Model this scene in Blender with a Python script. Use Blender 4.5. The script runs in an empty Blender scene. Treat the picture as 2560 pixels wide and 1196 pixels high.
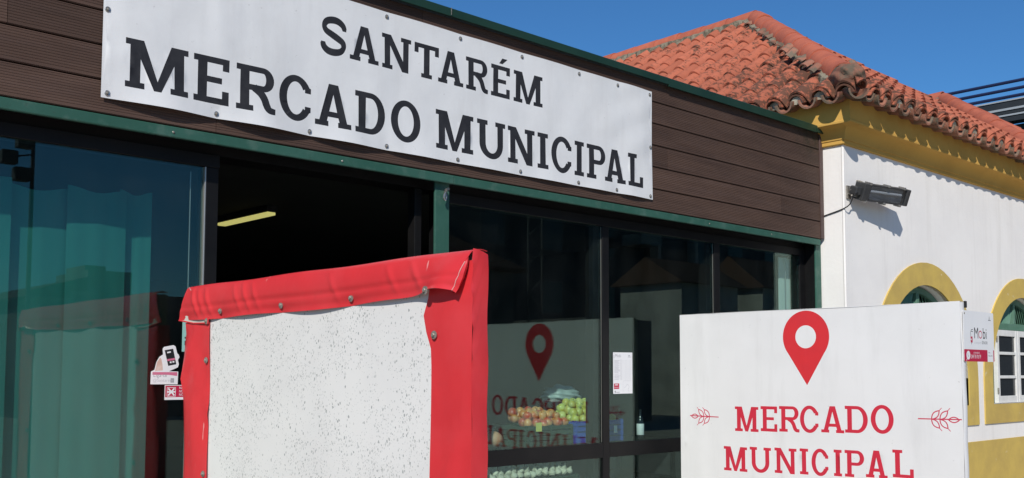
import bpy, bmesh, math, random
import numpy as np
from mathutils import Vector, Matrix
from mathutils.geometry import delaunay_2d_cdt
random.seed(7)
scene = bpy.context.scene
COL = scene.collection
R = math.radians

# ------------------------------------------------------------------ camera
YAW, PITCH, ROLL = R(47.06), R(3.917), R(0.13)
CAM = Vector((0.0, -4.269, 1.6))
fw = Vector((math.cos(YAW)*math.cos(PITCH), math.sin(YAW)*math.cos(PITCH), math.sin(PITCH)))
rt = Vector((math.sin(YAW), -math.cos(YAW), 0.0))
up = rt.cross(fw)
rt, up = (math.cos(ROLL)*rt + math.sin(ROLL)*up), (-math.sin(ROLL)*rt + math.cos(ROLL)*up)
cd = bpy.data.cameras.new('camera'); cam = bpy.data.objects.new('camera', cd); COL.objects.link(cam)
cam.matrix_world = Matrix(((rt.x, up.x, -fw.x, CAM.x), (rt.y, up.y, -fw.y, CAM.y), (rt.z, up.z, -fw.z, CAM.z), (0, 0, 0, 1)))
cd.sensor_width = 36.0; cd.lens = 2507.9/2560*36.0
cd.shift_y = (758.7-598.0)/2560; cd.clip_start = 0.05; cd.clip_end = 3000
scene.camera = cam

# ------------------------------------------------------------------ sky, sun, exposure
SUN_TRAVEL = Vector((1.36, 1.0, -1.14)).normalized()
w = bpy.data.worlds.new('World'); scene.world = w; w.use_nodes = True
nt = w.node_tree; nt.nodes.clear()
sky = nt.nodes.new('ShaderNodeTexSky'); sky.sky_type = 'NISHITA'; sky.sun_disc = False
sky.sun_elevation = math.asin(-SUN_TRAVEL.z)
sky.sun_rotation = math.atan2(-SUN_TRAVEL.x, -SUN_TRAVEL.y)
sky.altitude = 100; sky.air_density = 1.0; sky.dust_density = 0.0; sky.ozone_density = 10.0
bg = nt.nodes.new('ShaderNodeBackground'); bg.inputs['Strength'].default_value = 0.10
wo = nt.nodes.new('ShaderNodeOutputWorld')
wbn = nt.nodes.new('ShaderNodeMix'); wbn.data_type = 'RGBA'; wbn.blend_type = 'MULTIPLY'; wbn.inputs[0].default_value = 1.0
wbn.inputs[7].default_value = (0.66, 0.94, 1.0, 1)                # the camera's white balance, over the whole sky alike
nt.links.new(sky.outputs[0], wbn.inputs[6]); nt.links.new(wbn.outputs[2], bg.inputs[0]); nt.links.new(bg.outputs[0], wo.inputs[0])
ld = bpy.data.lights.new('sun', 'SUN'); ld.energy = 4.2; ld.angle = R(0.5); ld.color = (1.0, 0.945, 0.865)
so = bpy.data.objects.new('sun', ld); COL.objects.link(so)
so.rotation_euler = SUN_TRAVEL.to_track_quat('-Z', 'Y').to_euler(); so.location = (-20, -20, 25)
vs = scene.view_settings
vs.view_transform = 'Standard'; vs.look = 'None'; vs.exposure = 0.0; vs.gamma = 1.0; vs.use_curve_mapping = False
scene.cycles.max_bounces = 8; scene.cycles.transparent_max_bounces = 16

# ------------------------------------------------------------------ materials
def srgb(r, g, b):
    f = lambda c: (c/255/12.92) if c <= 10 else ((c/255+0.055)/1.055)**2.4
    return (f(r), f(g), f(b))
MATS = {}
def mat(name, col, rough=0.6, spec=0.4, metal=0.0, col2=None, nscale=3.0, ndet=6.0, nlo=0.35, nhi=0.7, stretch=(1, 1, 1),
        rnd=0.0, bump=0.0, bscale=60.0, bdist=0.004, world=False, extra=None, coat=0.0, transl=0.0):
    m = bpy.data.materials.new(name); m.use_nodes = True; MATS[name] = m
    n, l = m.node_tree.nodes, m.node_tree.links
    b = n['Principled BSDF']
    b.inputs['Roughness'].default_value = rough; b.inputs['Specular IOR Level'].default_value = spec
    b.inputs['Metallic'].default_value = metal; b.inputs['Coat Weight'].default_value = coat
    if world:
        g = n.new('ShaderNodeNewGeometry'); co = g.outputs['Position']
    else:
        t = n.new('ShaderNodeTexCoord'); co = t.outputs['Object']
    mp = n.new('ShaderNodeMapping'); mp.inputs['Scale'].default_value = stretch; l.new(co, mp.inputs[0])
    col_out = None
    if col2 is not None:
        nz = n.new('ShaderNodeTexNoise'); nz.inputs['Scale'].default_value = nscale; nz.inputs['Detail'].default_value = ndet
        nz.inputs['Roughness'].default_value = 0.62
        l.new(mp.outputs[0], nz.inputs['Vector'])
        mr = n.new('ShaderNodeMapRange'); mr.inputs[1].default_value = nlo; mr.inputs[2].default_value = nhi
        mr.interpolation_type = 'SMOOTHSTEP'
        l.new(nz.outputs[0], mr.inputs[0])
        mx = n.new('ShaderNodeMix'); mx.data_type = 'RGBA'
        mx.inputs[6].default_value = (*col, 1); mx.inputs[7].default_value = (*col2, 1)
        l.new(mr.outputs[0], mx.inputs[0]); col_out = mx.outputs[2]
    if extra: col_out = extra(n, l, col_out, mp.outputs[0], col)
    if rnd > 0:
        oi = n.new('ShaderNodeObjectInfo'); mr2 = n.new('ShaderNodeMapRange')
        mr2.inputs[3].default_value = 1-rnd; mr2.inputs[4].default_value = 1+rnd
        l.new(oi.outputs['Random'], mr2.inputs[0])
        hs = n.new('ShaderNodeHueSaturation'); l.new(mr2.outputs[0], hs.inputs['Value'])
        if col_out is None: hs.inputs['Color'].default_value = (*col, 1)
        else: l.new(col_out, hs.inputs['Color'])
        col_out = hs.outputs[0]
    if col_out is None: b.inputs['Base Color'].default_value = (*col, 1)
    else: l.new(col_out, b.inputs['Base Color'])
    if bump > 0:
        nb = n.new('ShaderNodeTexNoise'); nb.inputs['Scale'].default_value = bscale; nb.inputs['Detail'].default_value = 5
        l.new(mp.outputs[0], nb.inputs['Vector'])
        bp = n.new('ShaderNodeBump'); bp.inputs['Strength'].default_value = bump; bp.inputs['Distance'].default_value = bdist
        l.new(nb.outputs[0], bp.inputs['Height']); l.new(bp.outputs[0], b.inputs['Normal'])
    if transl > 0:
        tr = n.new('ShaderNodeBsdfTranslucent'); tr.inputs[0].default_value = (*col, 1)
        ms = n.new('ShaderNodeMixShader'); ms.inputs[0].default_value = transl
        o = n['Material Output']; l.new(b.outputs[0], ms.inputs[1]); l.new(tr.outputs[0], ms.inputs[2]); l.new(ms.outputs[0], o.inputs[0])
    return m

def mixcol(n, l, fac, a, c):
    mx = n.new('ShaderNodeMix'); mx.data_type = 'RGBA'
    l.new(fac, mx.inputs[0])
    if isinstance(a, tuple): mx.inputs[6].default_value = (*a, 1)
    else: l.new(a, mx.inputs[6])
    if isinstance(c, tuple): mx.inputs[7].default_value = (*c, 1)
    else: l.new(c, mx.inputs[7])
    return mx.outputs[2]
def noisefac(n, l, vec, scale, lo, hi, det=6):
    nz = n.new('ShaderNodeTexNoise'); nz.inputs['Scale'].default_value = scale; nz.inputs['Detail'].default_value = det
    nz.inputs['Roughness'].default_value = 0.65
    l.new(vec, nz.inputs['Vector'])
    mr = n.new('ShaderNodeMapRange'); mr.inputs[1].default_value = lo; mr.inputs[2].default_value = hi
    l.new(nz.outputs[0], mr.inputs[0]); return mr.outputs[0]
def math_(n, l, op, a, b):
    m = n.new('ShaderNodeMath'); m.operation = op
    for i, v in enumerate((a, b)):
        if isinstance(v, (int, float)): m.inputs[i].default_value = v
        else: l.new(v, m.inputs[i])
    return m.outputs[0]

# weathered decking: faint streaks along the board and a sooty damp patch at the top right end of the fascia
def wood_extra(n, l, c, vec, col):
    g = n.new('ShaderNodeNewGeometry')
    mp = n.new('ShaderNodeMapping'); mp.inputs['Scale'].default_value = (0.9, 1, 14)
    l.new(g.outputs['Position'], mp.inputs[0])
    f = noisefac(n, l, mp.outputs[0], 2.2, 0.45, 0.75)
    c = mixcol(n, l, math_(n, l, 'MULTIPLY', f, 0.35), c, (0.13, 0.085, 0.072))
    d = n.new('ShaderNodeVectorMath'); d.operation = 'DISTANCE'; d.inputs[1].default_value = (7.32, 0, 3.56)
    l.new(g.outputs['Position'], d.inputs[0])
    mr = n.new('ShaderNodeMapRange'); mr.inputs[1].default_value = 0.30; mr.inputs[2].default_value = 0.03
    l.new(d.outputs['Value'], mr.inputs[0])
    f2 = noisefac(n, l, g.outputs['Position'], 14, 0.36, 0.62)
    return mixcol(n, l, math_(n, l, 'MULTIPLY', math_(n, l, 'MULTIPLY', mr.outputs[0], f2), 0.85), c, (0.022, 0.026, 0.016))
mat('wood', (0.088, 0.052, 0.038), rough=0.72, spec=0.25, col2=(0.064, 0.038, 0.029), nscale=1.4, stretch=(1, 1, 6), rnd=0.20,
    bump=0.35, bscale=120, bdist=0.002, world=True, extra=wood_extra)
mat('brown_trim', (0.085, 0.050, 0.043), rough=0.5, col2=(0.065, 0.04, 0.034), nscale=6)
def green_extra(n, l, c, vec, col):
    f = noisefac(n, l, vec, 9, 0.52, 0.72)
    c = mixcol(n, l, math_(n, l, 'MULTIPLY', f, 0.6), c, (0.10, 0.165, 0.135))
    f = noisefac(n, l, vec, 30, 0.62, 0.70)
    return mixcol(n, l, math_(n, l, 'MULTIPLY', f, 0.5), c, (0.03, 0.06, 0.045))
mat('green_paint', (0.024, 0.088, 0.062), rough=0.55, spec=0.35, col2=(0.036, 0.110, 0.082), nscale=2.2, stretch=(1, 1, 1), bump=0.2, bscale=80, bdist=0.002, world=True, extra=green_extra)
mat('coping_green', (0.010, 0.034, 0.021), rough=0.45, spec=0.4, col2=(0.015, 0.044, 0.028), nscale=3, bump=0.12, bscale=8, world=True)
mat('dark_frame', (0.0055, 0.0055, 0.006), rough=0.5, spec=0.22, col2=(0.009, 0.0085, 0.0085), nscale=5)
mat('alu_edge', (0.42, 0.40, 0.37), rough=0.35, metal=0.7)
mat('steel', (0.52, 0.51, 0.49), rough=0.32, metal=0.9, col2=(0.36, 0.35, 0.33), nscale=60)
mat('dull_steel', (0.40, 0.38, 0.34), rough=0.5, metal=0.6, col2=(0.24, 0.21, 0.17), nscale=90)
mat('black', (0.008, 0.008, 0.008), rough=0.45)
def wall_extra(n, l, c, vec, col):
    f = noisefac(n, l, vec, 26, 0.70, 0.76, 3)
    c = mixcol(n, l, math_(n, l, 'MULTIPLY', f, 0.30), c, (0.42, 0.38, 0.34))
    mp = n.new('ShaderNodeMapping'); mp.inputs['Scale'].default_value = (5, 5, 0.35); l.new(vec, mp.inputs[0])
    f = noisefac(n, l, mp.outputs[0], 1.6, 0.5, 0.8, 4)
    return mixcol(n, l, math_(n, l, 'MULTIPLY', f, 0.42), c, (0.62, 0.59, 0.55))
mat('white_wall', (0.86, 0.835, 0.80), rough=0.85, spec=0.15, col2=(0.81, 0.785, 0.755), nscale=1.6, bump=0.28, bscale=38, bdist=0.005, world=True, extra=wall_extra)
def ochre_extra(n, l, c, vec, col):
    f = noisefac(n, l, vec, 7, 0.66, 0.70, 5)
    return mixcol(n, l, math_(n, l, 'MULTIPLY', f, 0.55), c, (0.70, 0.62, 0.42))
mat('ochre', (0.60, 0.435, 0.118), rough=0.85, spec=0.15, col2=(0.49, 0.35, 0.11), nscale=2.5, bump=0.35, bscale=50, bdist=0.004, world=True, extra=ochre_extra)
mat('ochre_plain', (0.62, 0.37, 0.092), rough=0.85, spec=0.15, col2=(0.56, 0.325, 0.08), nscale=2.0, bump=0.3, bscale=40, bdist=0.004, world=True)
def tile_extra(n, l, c, vec, col):
    g = n.new('ShaderNodeNewGeometry'); P = g.outputs['Position']
    oi = n.new('ShaderNodeObjectInfo')
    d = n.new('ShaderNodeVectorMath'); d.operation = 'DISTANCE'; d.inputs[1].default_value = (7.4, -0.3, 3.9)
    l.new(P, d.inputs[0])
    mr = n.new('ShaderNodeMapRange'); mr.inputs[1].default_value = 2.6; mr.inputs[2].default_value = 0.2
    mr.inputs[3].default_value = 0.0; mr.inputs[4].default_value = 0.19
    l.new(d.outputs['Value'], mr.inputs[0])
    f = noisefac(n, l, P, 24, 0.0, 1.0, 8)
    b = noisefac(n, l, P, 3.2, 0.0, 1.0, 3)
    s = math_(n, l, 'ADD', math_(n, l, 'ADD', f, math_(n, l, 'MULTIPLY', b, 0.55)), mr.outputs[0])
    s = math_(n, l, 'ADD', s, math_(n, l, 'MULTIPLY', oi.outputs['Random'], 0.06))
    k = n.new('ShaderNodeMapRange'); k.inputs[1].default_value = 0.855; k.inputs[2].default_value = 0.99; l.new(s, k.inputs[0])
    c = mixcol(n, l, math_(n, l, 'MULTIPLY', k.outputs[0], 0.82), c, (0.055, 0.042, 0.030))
    f = noisefac(n, l, P, 17, 0.66, 0.74, 6)
    return mixcol(n, l, math_(n, l, 'MULTIPLY', f, 0.45), c, (0.42, 0.30, 0.16))
mat('terracotta', (0.455, 0.138, 0.079), rough=0.8, spec=0.2, col2=(0.39, 0.12, 0.070), nscale=5, rnd=0.13, bump=0.22, bscale=70, bdist=0.004, world=True, extra=tile_extra)
mat('pan_shade_dirt', (0.115, 0.062, 0.040), rough=0.95, spec=0.1, col2=(0.24, 0.095, 0.058), nscale=14, nlo=0.40, nhi=0.62, bump=0.4, bscale=60, bdist=0.005, world=True)
mat('hip_terracotta', (0.47, 0.135, 0.078), rough=0.75, spec=0.2, col2=(0.37, 0.105, 0.065), nscale=7, rnd=0.08, bump=0.35, bscale=60, bdist=0.004, world=True)
mat('old_terracotta', (0.31, 0.14, 0.095), rough=0.88, spec=0.12, col2=(0.15, 0.12, 0.088), nscale=9, nlo=0.42, nhi=0.62, rnd=0.2, bump=0.7, bscale=50, bdist=0.006, world=True)
mat('mortar', (0.24, 0.21, 0.155), rough=0.95, spec=0.1, col2=(0.12, 0.105, 0.075), nscale=11, nlo=0.42, nhi=0.62, bump=0.9, bscale=45, bdist=0.012, world=True)
def grime_extra(n, l, c, vec, col):
    mp = n.new('ShaderNodeMapping'); mp.inputs['Scale'].default_value = (4, 4, 0.5); l.new(vec, mp.inputs[0])
    f = noisefac(n, l, mp.outputs[0], 2.4, 0.52, 0.80, 5)
    c = mixcol(n, l, math_(n, l, 'MULTIPLY', f, 0.30), c, (0.52, 0.51, 0.50))
    f = noisefac(n, l, vec, 34, 0.715, 0.74, 2)
    c = mixcol(n, l, math_(n, l, 'MULTIPLY', f, 0.35), c, (0.42, 0.41, 0.40))
    return c
mat('plug_mortar', (0.47, 0.43, 0.34), rough=0.95, spec=0.1, col2=(0.26, 0.235, 0.18), nscale=16, rnd=0.25, bump=0.6, bscale=60, bdist=0.006, world=True)
mat('banner_white', (0.72, 0.725, 0.725), rough=0.65, spec=0.2, col2=(0.67, 0.675, 0.675), nscale=2.5, bump=0.30, bscale=9, bdist=0.007, extra=grime_extra)
mat('banner_ink', (0.024, 0.025, 0.030), rough=0.7, spec=0.12, col2=(0.034, 0.035, 0.04), nscale=14, bump=0.08, bscale=240, bdist=0.002)
mat('totem_white', (0.76, 0.755, 0.75), rough=0.42, spec=0.4, col2=(0.72, 0.715, 0.71), nscale=1.8, bump=0.22, bscale=5, bdist=0.007, extra=grime_extra)
mat('totem_red', (0.60, 0.030, 0.055), rough=0.42, spec=0.4, col2=(0.56, 0.032, 0.06), nscale=6)
mat('pin_red', (0.65, 0.035, 0.042), rough=0.4, spec=0.4, col2=(0.60, 0.035, 0.045), nscale=6)
mat('wheat_red', (0.55, 0.045, 0.09), rough=0.42)
def vinyl_extra(n, l, c, vec, col):
    mp = n.new('ShaderNodeMapping'); mp.inputs['Scale'].default_value = (1, 1, 0.22); mp.inputs['Rotation'].default_value = (0.35, 0, 0)
    l.new(vec, mp.inputs[0])
    f = noisefac(n, l, vec, 2.6, 0.50, 0.75, 4)
    c = mixcol(n, l, math_(n, l, 'MULTIPLY', f, 0.30), c, (0.70, 0.085, 0.095))       # sun-faded patches
    f = noisefac(n, l, vec, 11, 0.60, 0.80, 6)
    c = mixcol(n, l, math_(n, l, 'MULTIPLY', f, 0.22), c, (0.36, 0.030, 0.034))      # grime
    f = noisefac(n, l, mp.outputs[0], 26, 0.72, 0.75, 2)
    return mixcol(n, l, math_(n, l, 'MULTIPLY', f, 0.5), c, (0.75, 0.45, 0.42))
mat('red_vinyl', (0.655, 0.036, 0.044), rough=0.34, spec=0.5, col2=(0.60, 0.032, 0.040), nscale=3.5, bump=0.30, bscale=7, bdist=0.012, extra=vinyl_extra)
mat('worn_vinyl', (0.74, 0.38, 0.36), rough=0.4)
mat('vinyl_back', (0.55, 0.53, 0.48), rough=0.6)
def speck_extra(n, l, c, vec, col):
    # mildew flecks: short slanted dabs of two sizes, thicker in drifts
    sep = n.new('ShaderNodeSeparateXYZ'); l.new(vec, sep.inputs[0])
    cmb = n.new('ShaderNodeCombineXYZ'); l.new(sep.outputs[1], cmb.inputs[0]); l.new(sep.outputs[2], cmb.inputs[1])
    nz = n.new('ShaderNodeTexNoise'); nz.inputs['Scale'].default_value = 55; nz.inputs['Detail'].default_value = 3
    l.new(cmb.outputs[0], nz.inputs['Vector'])
    sc = n.new('ShaderNodeVectorMath'); sc.operation = 'SCALE'; sc.inputs[3].default_value = 0.013; l.new(nz.outputs['Color'], sc.inputs[0])
    ad = n.new('ShaderNodeVectorMath'); l.new(cmb.outputs[0], ad.inputs[0]); l.new(sc.outputs[0], ad.inputs[1])
    out = c
    for k, (scale, rot, big, dens, dark) in enumerate(((70, 0.5, 0.29, 0.80, 0.75), (112, 0.75, 0.27, 0.85, 0.62))):
        mp = n.new('ShaderNodeMapping'); mp.inputs['Rotation'].default_value = (0, 0, rot); mp.inputs['Scale'].default_value = (1.3, 0.9, 1)
        mp.inputs['Location'].default_value = (k*3.7, k*1.3, 0)
        l.new(ad.outputs[0], mp.inputs[0])
        v = n.new('ShaderNodeTexVoronoi'); v.voronoi_dimensions = '2D'; v.inputs['Scale'].default_value = scale
        l.new(mp.outputs[0], v.inputs['Vector'])
        sp = n.new('ShaderNodeSeparateColor'); l.new(v.outputs['Color'], sp.inputs[0])
        drift = noisefac(n, l, cmb.outputs[0], 3.2, 0.36, 0.66, 4)
        on = math_(n, l, 'LESS_THAN', sp.outputs[0], math_(n, l, 'MULTIPLY', drift, dens))
        rad = math_(n, l, 'MULTIPLY', math_(n, l, 'ADD', sp.outputs[1], 0.25), big)
        dd = math_(n, l, 'SUBTRACT', rad, v.outputs['Distance'])
        mr = n.new('ShaderNodeMapRange'); mr.inputs[1].default_value = -0.04; mr.inputs[2].default_value = 0.08; l.new(dd, mr.inputs[0])
        f = math_(n, l, 'MULTIPLY', math_(n, l, 'MULTIPLY', mr.outputs[0], on), math_(n, l, 'MULTIPLY', math_(n, l, 'ADD', sp.outputs[2], 0.35), dark))
        out = mixcol(n, l, f, out, (0.29, 0.305, 0.295))
    return out
mat('speckled_panel', (0.71, 0.70, 0.68), rough=0.55, spec=0.3, col2=(0.66, 0.65, 0.635), nscale=2.0, extra=speck_extra)
mat('curtain_teal', (0.012, 0.130, 0.112), rough=0.8, col2=(0.010, 0.115, 0.102), nscale=4, stretch=(3, 3, 0.4))
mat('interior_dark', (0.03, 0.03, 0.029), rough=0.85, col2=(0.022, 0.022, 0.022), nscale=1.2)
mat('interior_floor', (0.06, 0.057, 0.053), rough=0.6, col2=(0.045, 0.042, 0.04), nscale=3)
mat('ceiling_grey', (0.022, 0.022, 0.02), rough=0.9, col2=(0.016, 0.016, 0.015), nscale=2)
mat('pale_sheet', (0.50, 0.55, 0.52), rough=0.6, col2=(0.44, 0.50, 0.47), nscale=2)
mat('yellow_strip', (0.62, 0.55, 0.22), rough=0.6)
mat('window_green', (0.085, 0.190, 0.130), rough=0.55, col2=(0.12, 0.23, 0.17), nscale=8, bump=0.2, bscale=90, bdist=0.002, world=True)
mat('window_white', (0.76, 0.76, 0.74), rough=0.5, col2=(0.66, 0.66, 0.63), nscale=9, world=True)
mat('apple_green', (0.46, 0.50, 0.10), rough=0.32, col2=(0.58, 0.56, 0.17), nscale=9, rnd=0.12)
mat('apple_red', (0.48, 0.085, 0.05), rough=0.32, col2=(0.62, 0.33, 0.13), nscale=12, nlo=0.42, nhi=0.66, rnd=0.2)
mat('apple_peach', (0.58, 0.30, 0.11), rough=0.34, col2=(0.52, 0.13, 0.06), nscale=10, nlo=0.45, nhi=0.68, rnd=0.2)
mat('onion_skin', (0.55, 0.27, 0.15), rough=0.4, col2=(0.62, 0.36, 0.22), nscale=10, stretch=(1, 1, 0.3))
mat('garlic', (0.62, 0.58, 0.46), rough=0.6, col2=(0.5, 0.45, 0.33), nscale=20, rnd=0.15)
mat('blue_crate', (0.03, 0.09, 0.42), rough=0.4, col2=(0.025, 0.075, 0.35), nscale=6)
mat('dark_crate', (0.02, 0.045, 0.03), rough=0.5, col2=(0.03, 0.06, 0.04), nscale=6)
mat('paper_white', (0.80, 0.80, 0.80), rough=0.5, col2=(0.77, 0.77, 0.775), nscale=8)
mat('paper_yellow', (0.70, 0.66, 0.16), rough=0.6)
mat('print_black', (0.02, 0.02, 0.022), rough=0.5)
mat('print_grey', (0.33, 0.33, 0.35), rough=0.5)
mat('print_lightgrey', (0.52, 0.52, 0.54), rough=0.5)
mat('print_crimson', (0.50, 0.012, 0.055), rough=0.4)
mat('print_pink', (0.62, 0.16, 0.26), rough=0.5)
mat('skin_print', (0.62, 0.42, 0.34), rough=0.5, col2=(0.74, 0.62, 0.55), nscale=14)
mat('screen_print', (0.02, 0.02, 0.022), rough=0.3)
mat('aqua_print', (0.30, 0.55, 0.50), rough=0.5)
mat('plastic_bag', (0.38, 0.44, 0.42), rough=0.35, col2=(0.28, 0.34, 0.33), nscale=12)
mat('pipe_blue', (0.010, 0.018, 0.060), rough=0.5, col2=(0.014, 0.022, 0.07), nscale=4)
mat('cladding_dark', (0.014, 0.018, 0.022), rough=0.6, col2=(0.02, 0.024, 0.028), nscale=3)
mat('cladding_grey', (0.33, 0.36, 0.38), rough=0.5, col2=(0.28, 0.31, 0.33), nscale=3)
mat('paving', (0.42, 0.385, 0.33), rough=0.9, col2=(0.34, 0.31, 0.265), nscale=1.2, bump=0.4, bscale=30, bdist=0.01, world=True)
mat('far_white', (0.40, 0.385, 0.36), rough=0.9, col2=(0.27, 0.26, 0.245), nscale=1.0)
mat('far_dark', (0.045, 0.05, 0.06), rough=0.8, col2=(0.06, 0.065, 0.075), nscale=0.6)
mat('far_grey', (0.13, 0.13, 0.13), rough=0.9, col2=(0.10, 0.10, 0.10), nscale=0.8)
mat('far_roof', (0.085, 0.040, 0.028), rough=0.9, col2=(0.06, 0.03, 0.022), nscale=2.0)
mat('far_glass', (0.02, 0.025, 0.03), rough=0.15)

def glass_mat(name, r0, tint, refl, dust=0.0):
    m = bpy.data.materials.new(name); m.use_nodes = True; MATS[name] = m
    n, l = m.node_tree.nodes, m.node_tree.links
    n.remove(n['Principled BSDF'])
    ge = n.new('ShaderNodeNewGeometry'); dt = n.new('ShaderNodeVectorMath'); dt.operation = 'DOT_PRODUCT'
    l.new(ge.outputs['Incoming'], dt.inputs[0]); l.new(ge.outputs['Normal'], dt.inputs[1])
    c = math_(n, l, 'ABSOLUTE', dt.outputs['Value'], 0.0)          # Schlick reflectance, the same from both sides
    c = math_(n, l, 'POWER', math_(n, l, 'SUBTRACT', 1.0, c), 5.0)
    f = math_(n, l, 'ADD', math_(n, l, 'MULTIPLY', c, 1-r0), r0)
    t = n.new('ShaderNodeBsdfTransparent'); t.inputs[0].default_value = (*tint, 1)
    g = n.new('ShaderNodeBsdfGlossy'); g.inputs['Roughness'].default_value = 0.0; g.inputs['Color'].default_value = (*refl, 1)
    ms = n.new('ShaderNodeMixShader')
    l.new(f, ms.inputs[0]); l.new(t.outputs[0], ms.inputs[1]); l.new(g.outputs[0], ms.inputs[2])
    if dust > 0:
        mp = n.new('ShaderNodeMapping'); mp.inputs['Scale'].default_value = (1.0, 1.0, 0.45); l.new(ge.outputs['Position'], mp.inputs[0])
        d = n.new('ShaderNodeBsdfDiffuse'); d.inputs[0].default_value = (0.7, 0.72, 0.7, 1)
        k = math_(n, l, 'MULTIPLY', noisefac(n, l, mp.outputs[0], 5.0, 0.38, 0.80, 7), dust)
        m2 = n.new('ShaderNodeMixShader'); l.new(k, m2.inputs[0]); l.new(ms.outputs[0], m2.inputs[1]); l.new(d.outputs[0], m2.inputs[2]); ms = m2
    l.new(ms.outputs[0], n['Material Output'].inputs[0])
glass_mat('shop_glass', 0.050, (0.84, 0.93, 0.915), (0.78, 0.99, 0.88), 0.006)
glass_mat('lamp_glass', 0.045, (0.80, 0.82, 0.84), (1, 1, 1))
m = bpy.data.materials.new('tube_light'); m.use_nodes = True; MATS['tube_light'] = m
b = m.node_tree.nodes['Principled BSDF']; b.inputs['Base Color'].default_value = (0.7, 0.68, 0.3, 1)
b.inputs['Emission Color'].default_value = (0.95, 0.88, 0.28, 1); b.inputs['Emission Strength'].default_value = 0.5

# ------------------------------------------------------------------ mesh helpers
WLOC = {}
def wloc(o):
    v = Vector((0, 0, 0))
    while o is not None:
        v = v + o.location; o = o.parent
    return v
def link(name, me, parent=None, loc=None):
    o = bpy.data.objects.new(name, me); COL.objects.link(o)
    if parent is not None: o.parent = parent
    if loc is not None: o.location = loc
    return o
def thing(name, label, cat, loc=(0, 0, 0), group=None):
    o = bpy.data.objects.new(name, None); COL.objects.link(o); o.location = loc; o.empty_display_size = 0.1
    o['label'] = label; o['category'] = cat
    if group: o['group'] = group
    return o
def tag(o, label, cat, group=None):
    o['label'] = label; o['category'] = cat
    if group: o['group'] = group
    return o
def add(name, verts, faces, mats, parent=None, smooth=False, fm=None, loc=None):
    """verts in world space; stored relative to the parent's (or given) base."""
    base = wloc(parent) if parent is not None else Vector((0, 0, 0))
    off = base + (Vector(loc)-base if loc is not None else Vector((0, 0, 0)))
    me = bpy.data.meshes.new(name)
    me.from_pydata([(v[0]-off.x, v[1]-off.y, v[2]-off.z) for v in verts], [], faces)
    for mm in ([mats] if isinstance(mats, str) else mats): me.materials.append(MATS[mm])
    if fm is not None: me.polygons.foreach_set('material_index', fm)
    if smooth is True: me.polygons.foreach_set('use_smooth', [True]*len(me.polygons))
    me.update()
    o = link(name, me, parent, (off-base) if loc is not None else None)
    if smooth == 'auto':
        me.polygons.foreach_set('use_smooth', [True]*len(me.polygons)); me.set_sharp_from_angle(angle=R(35))
    return o
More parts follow.
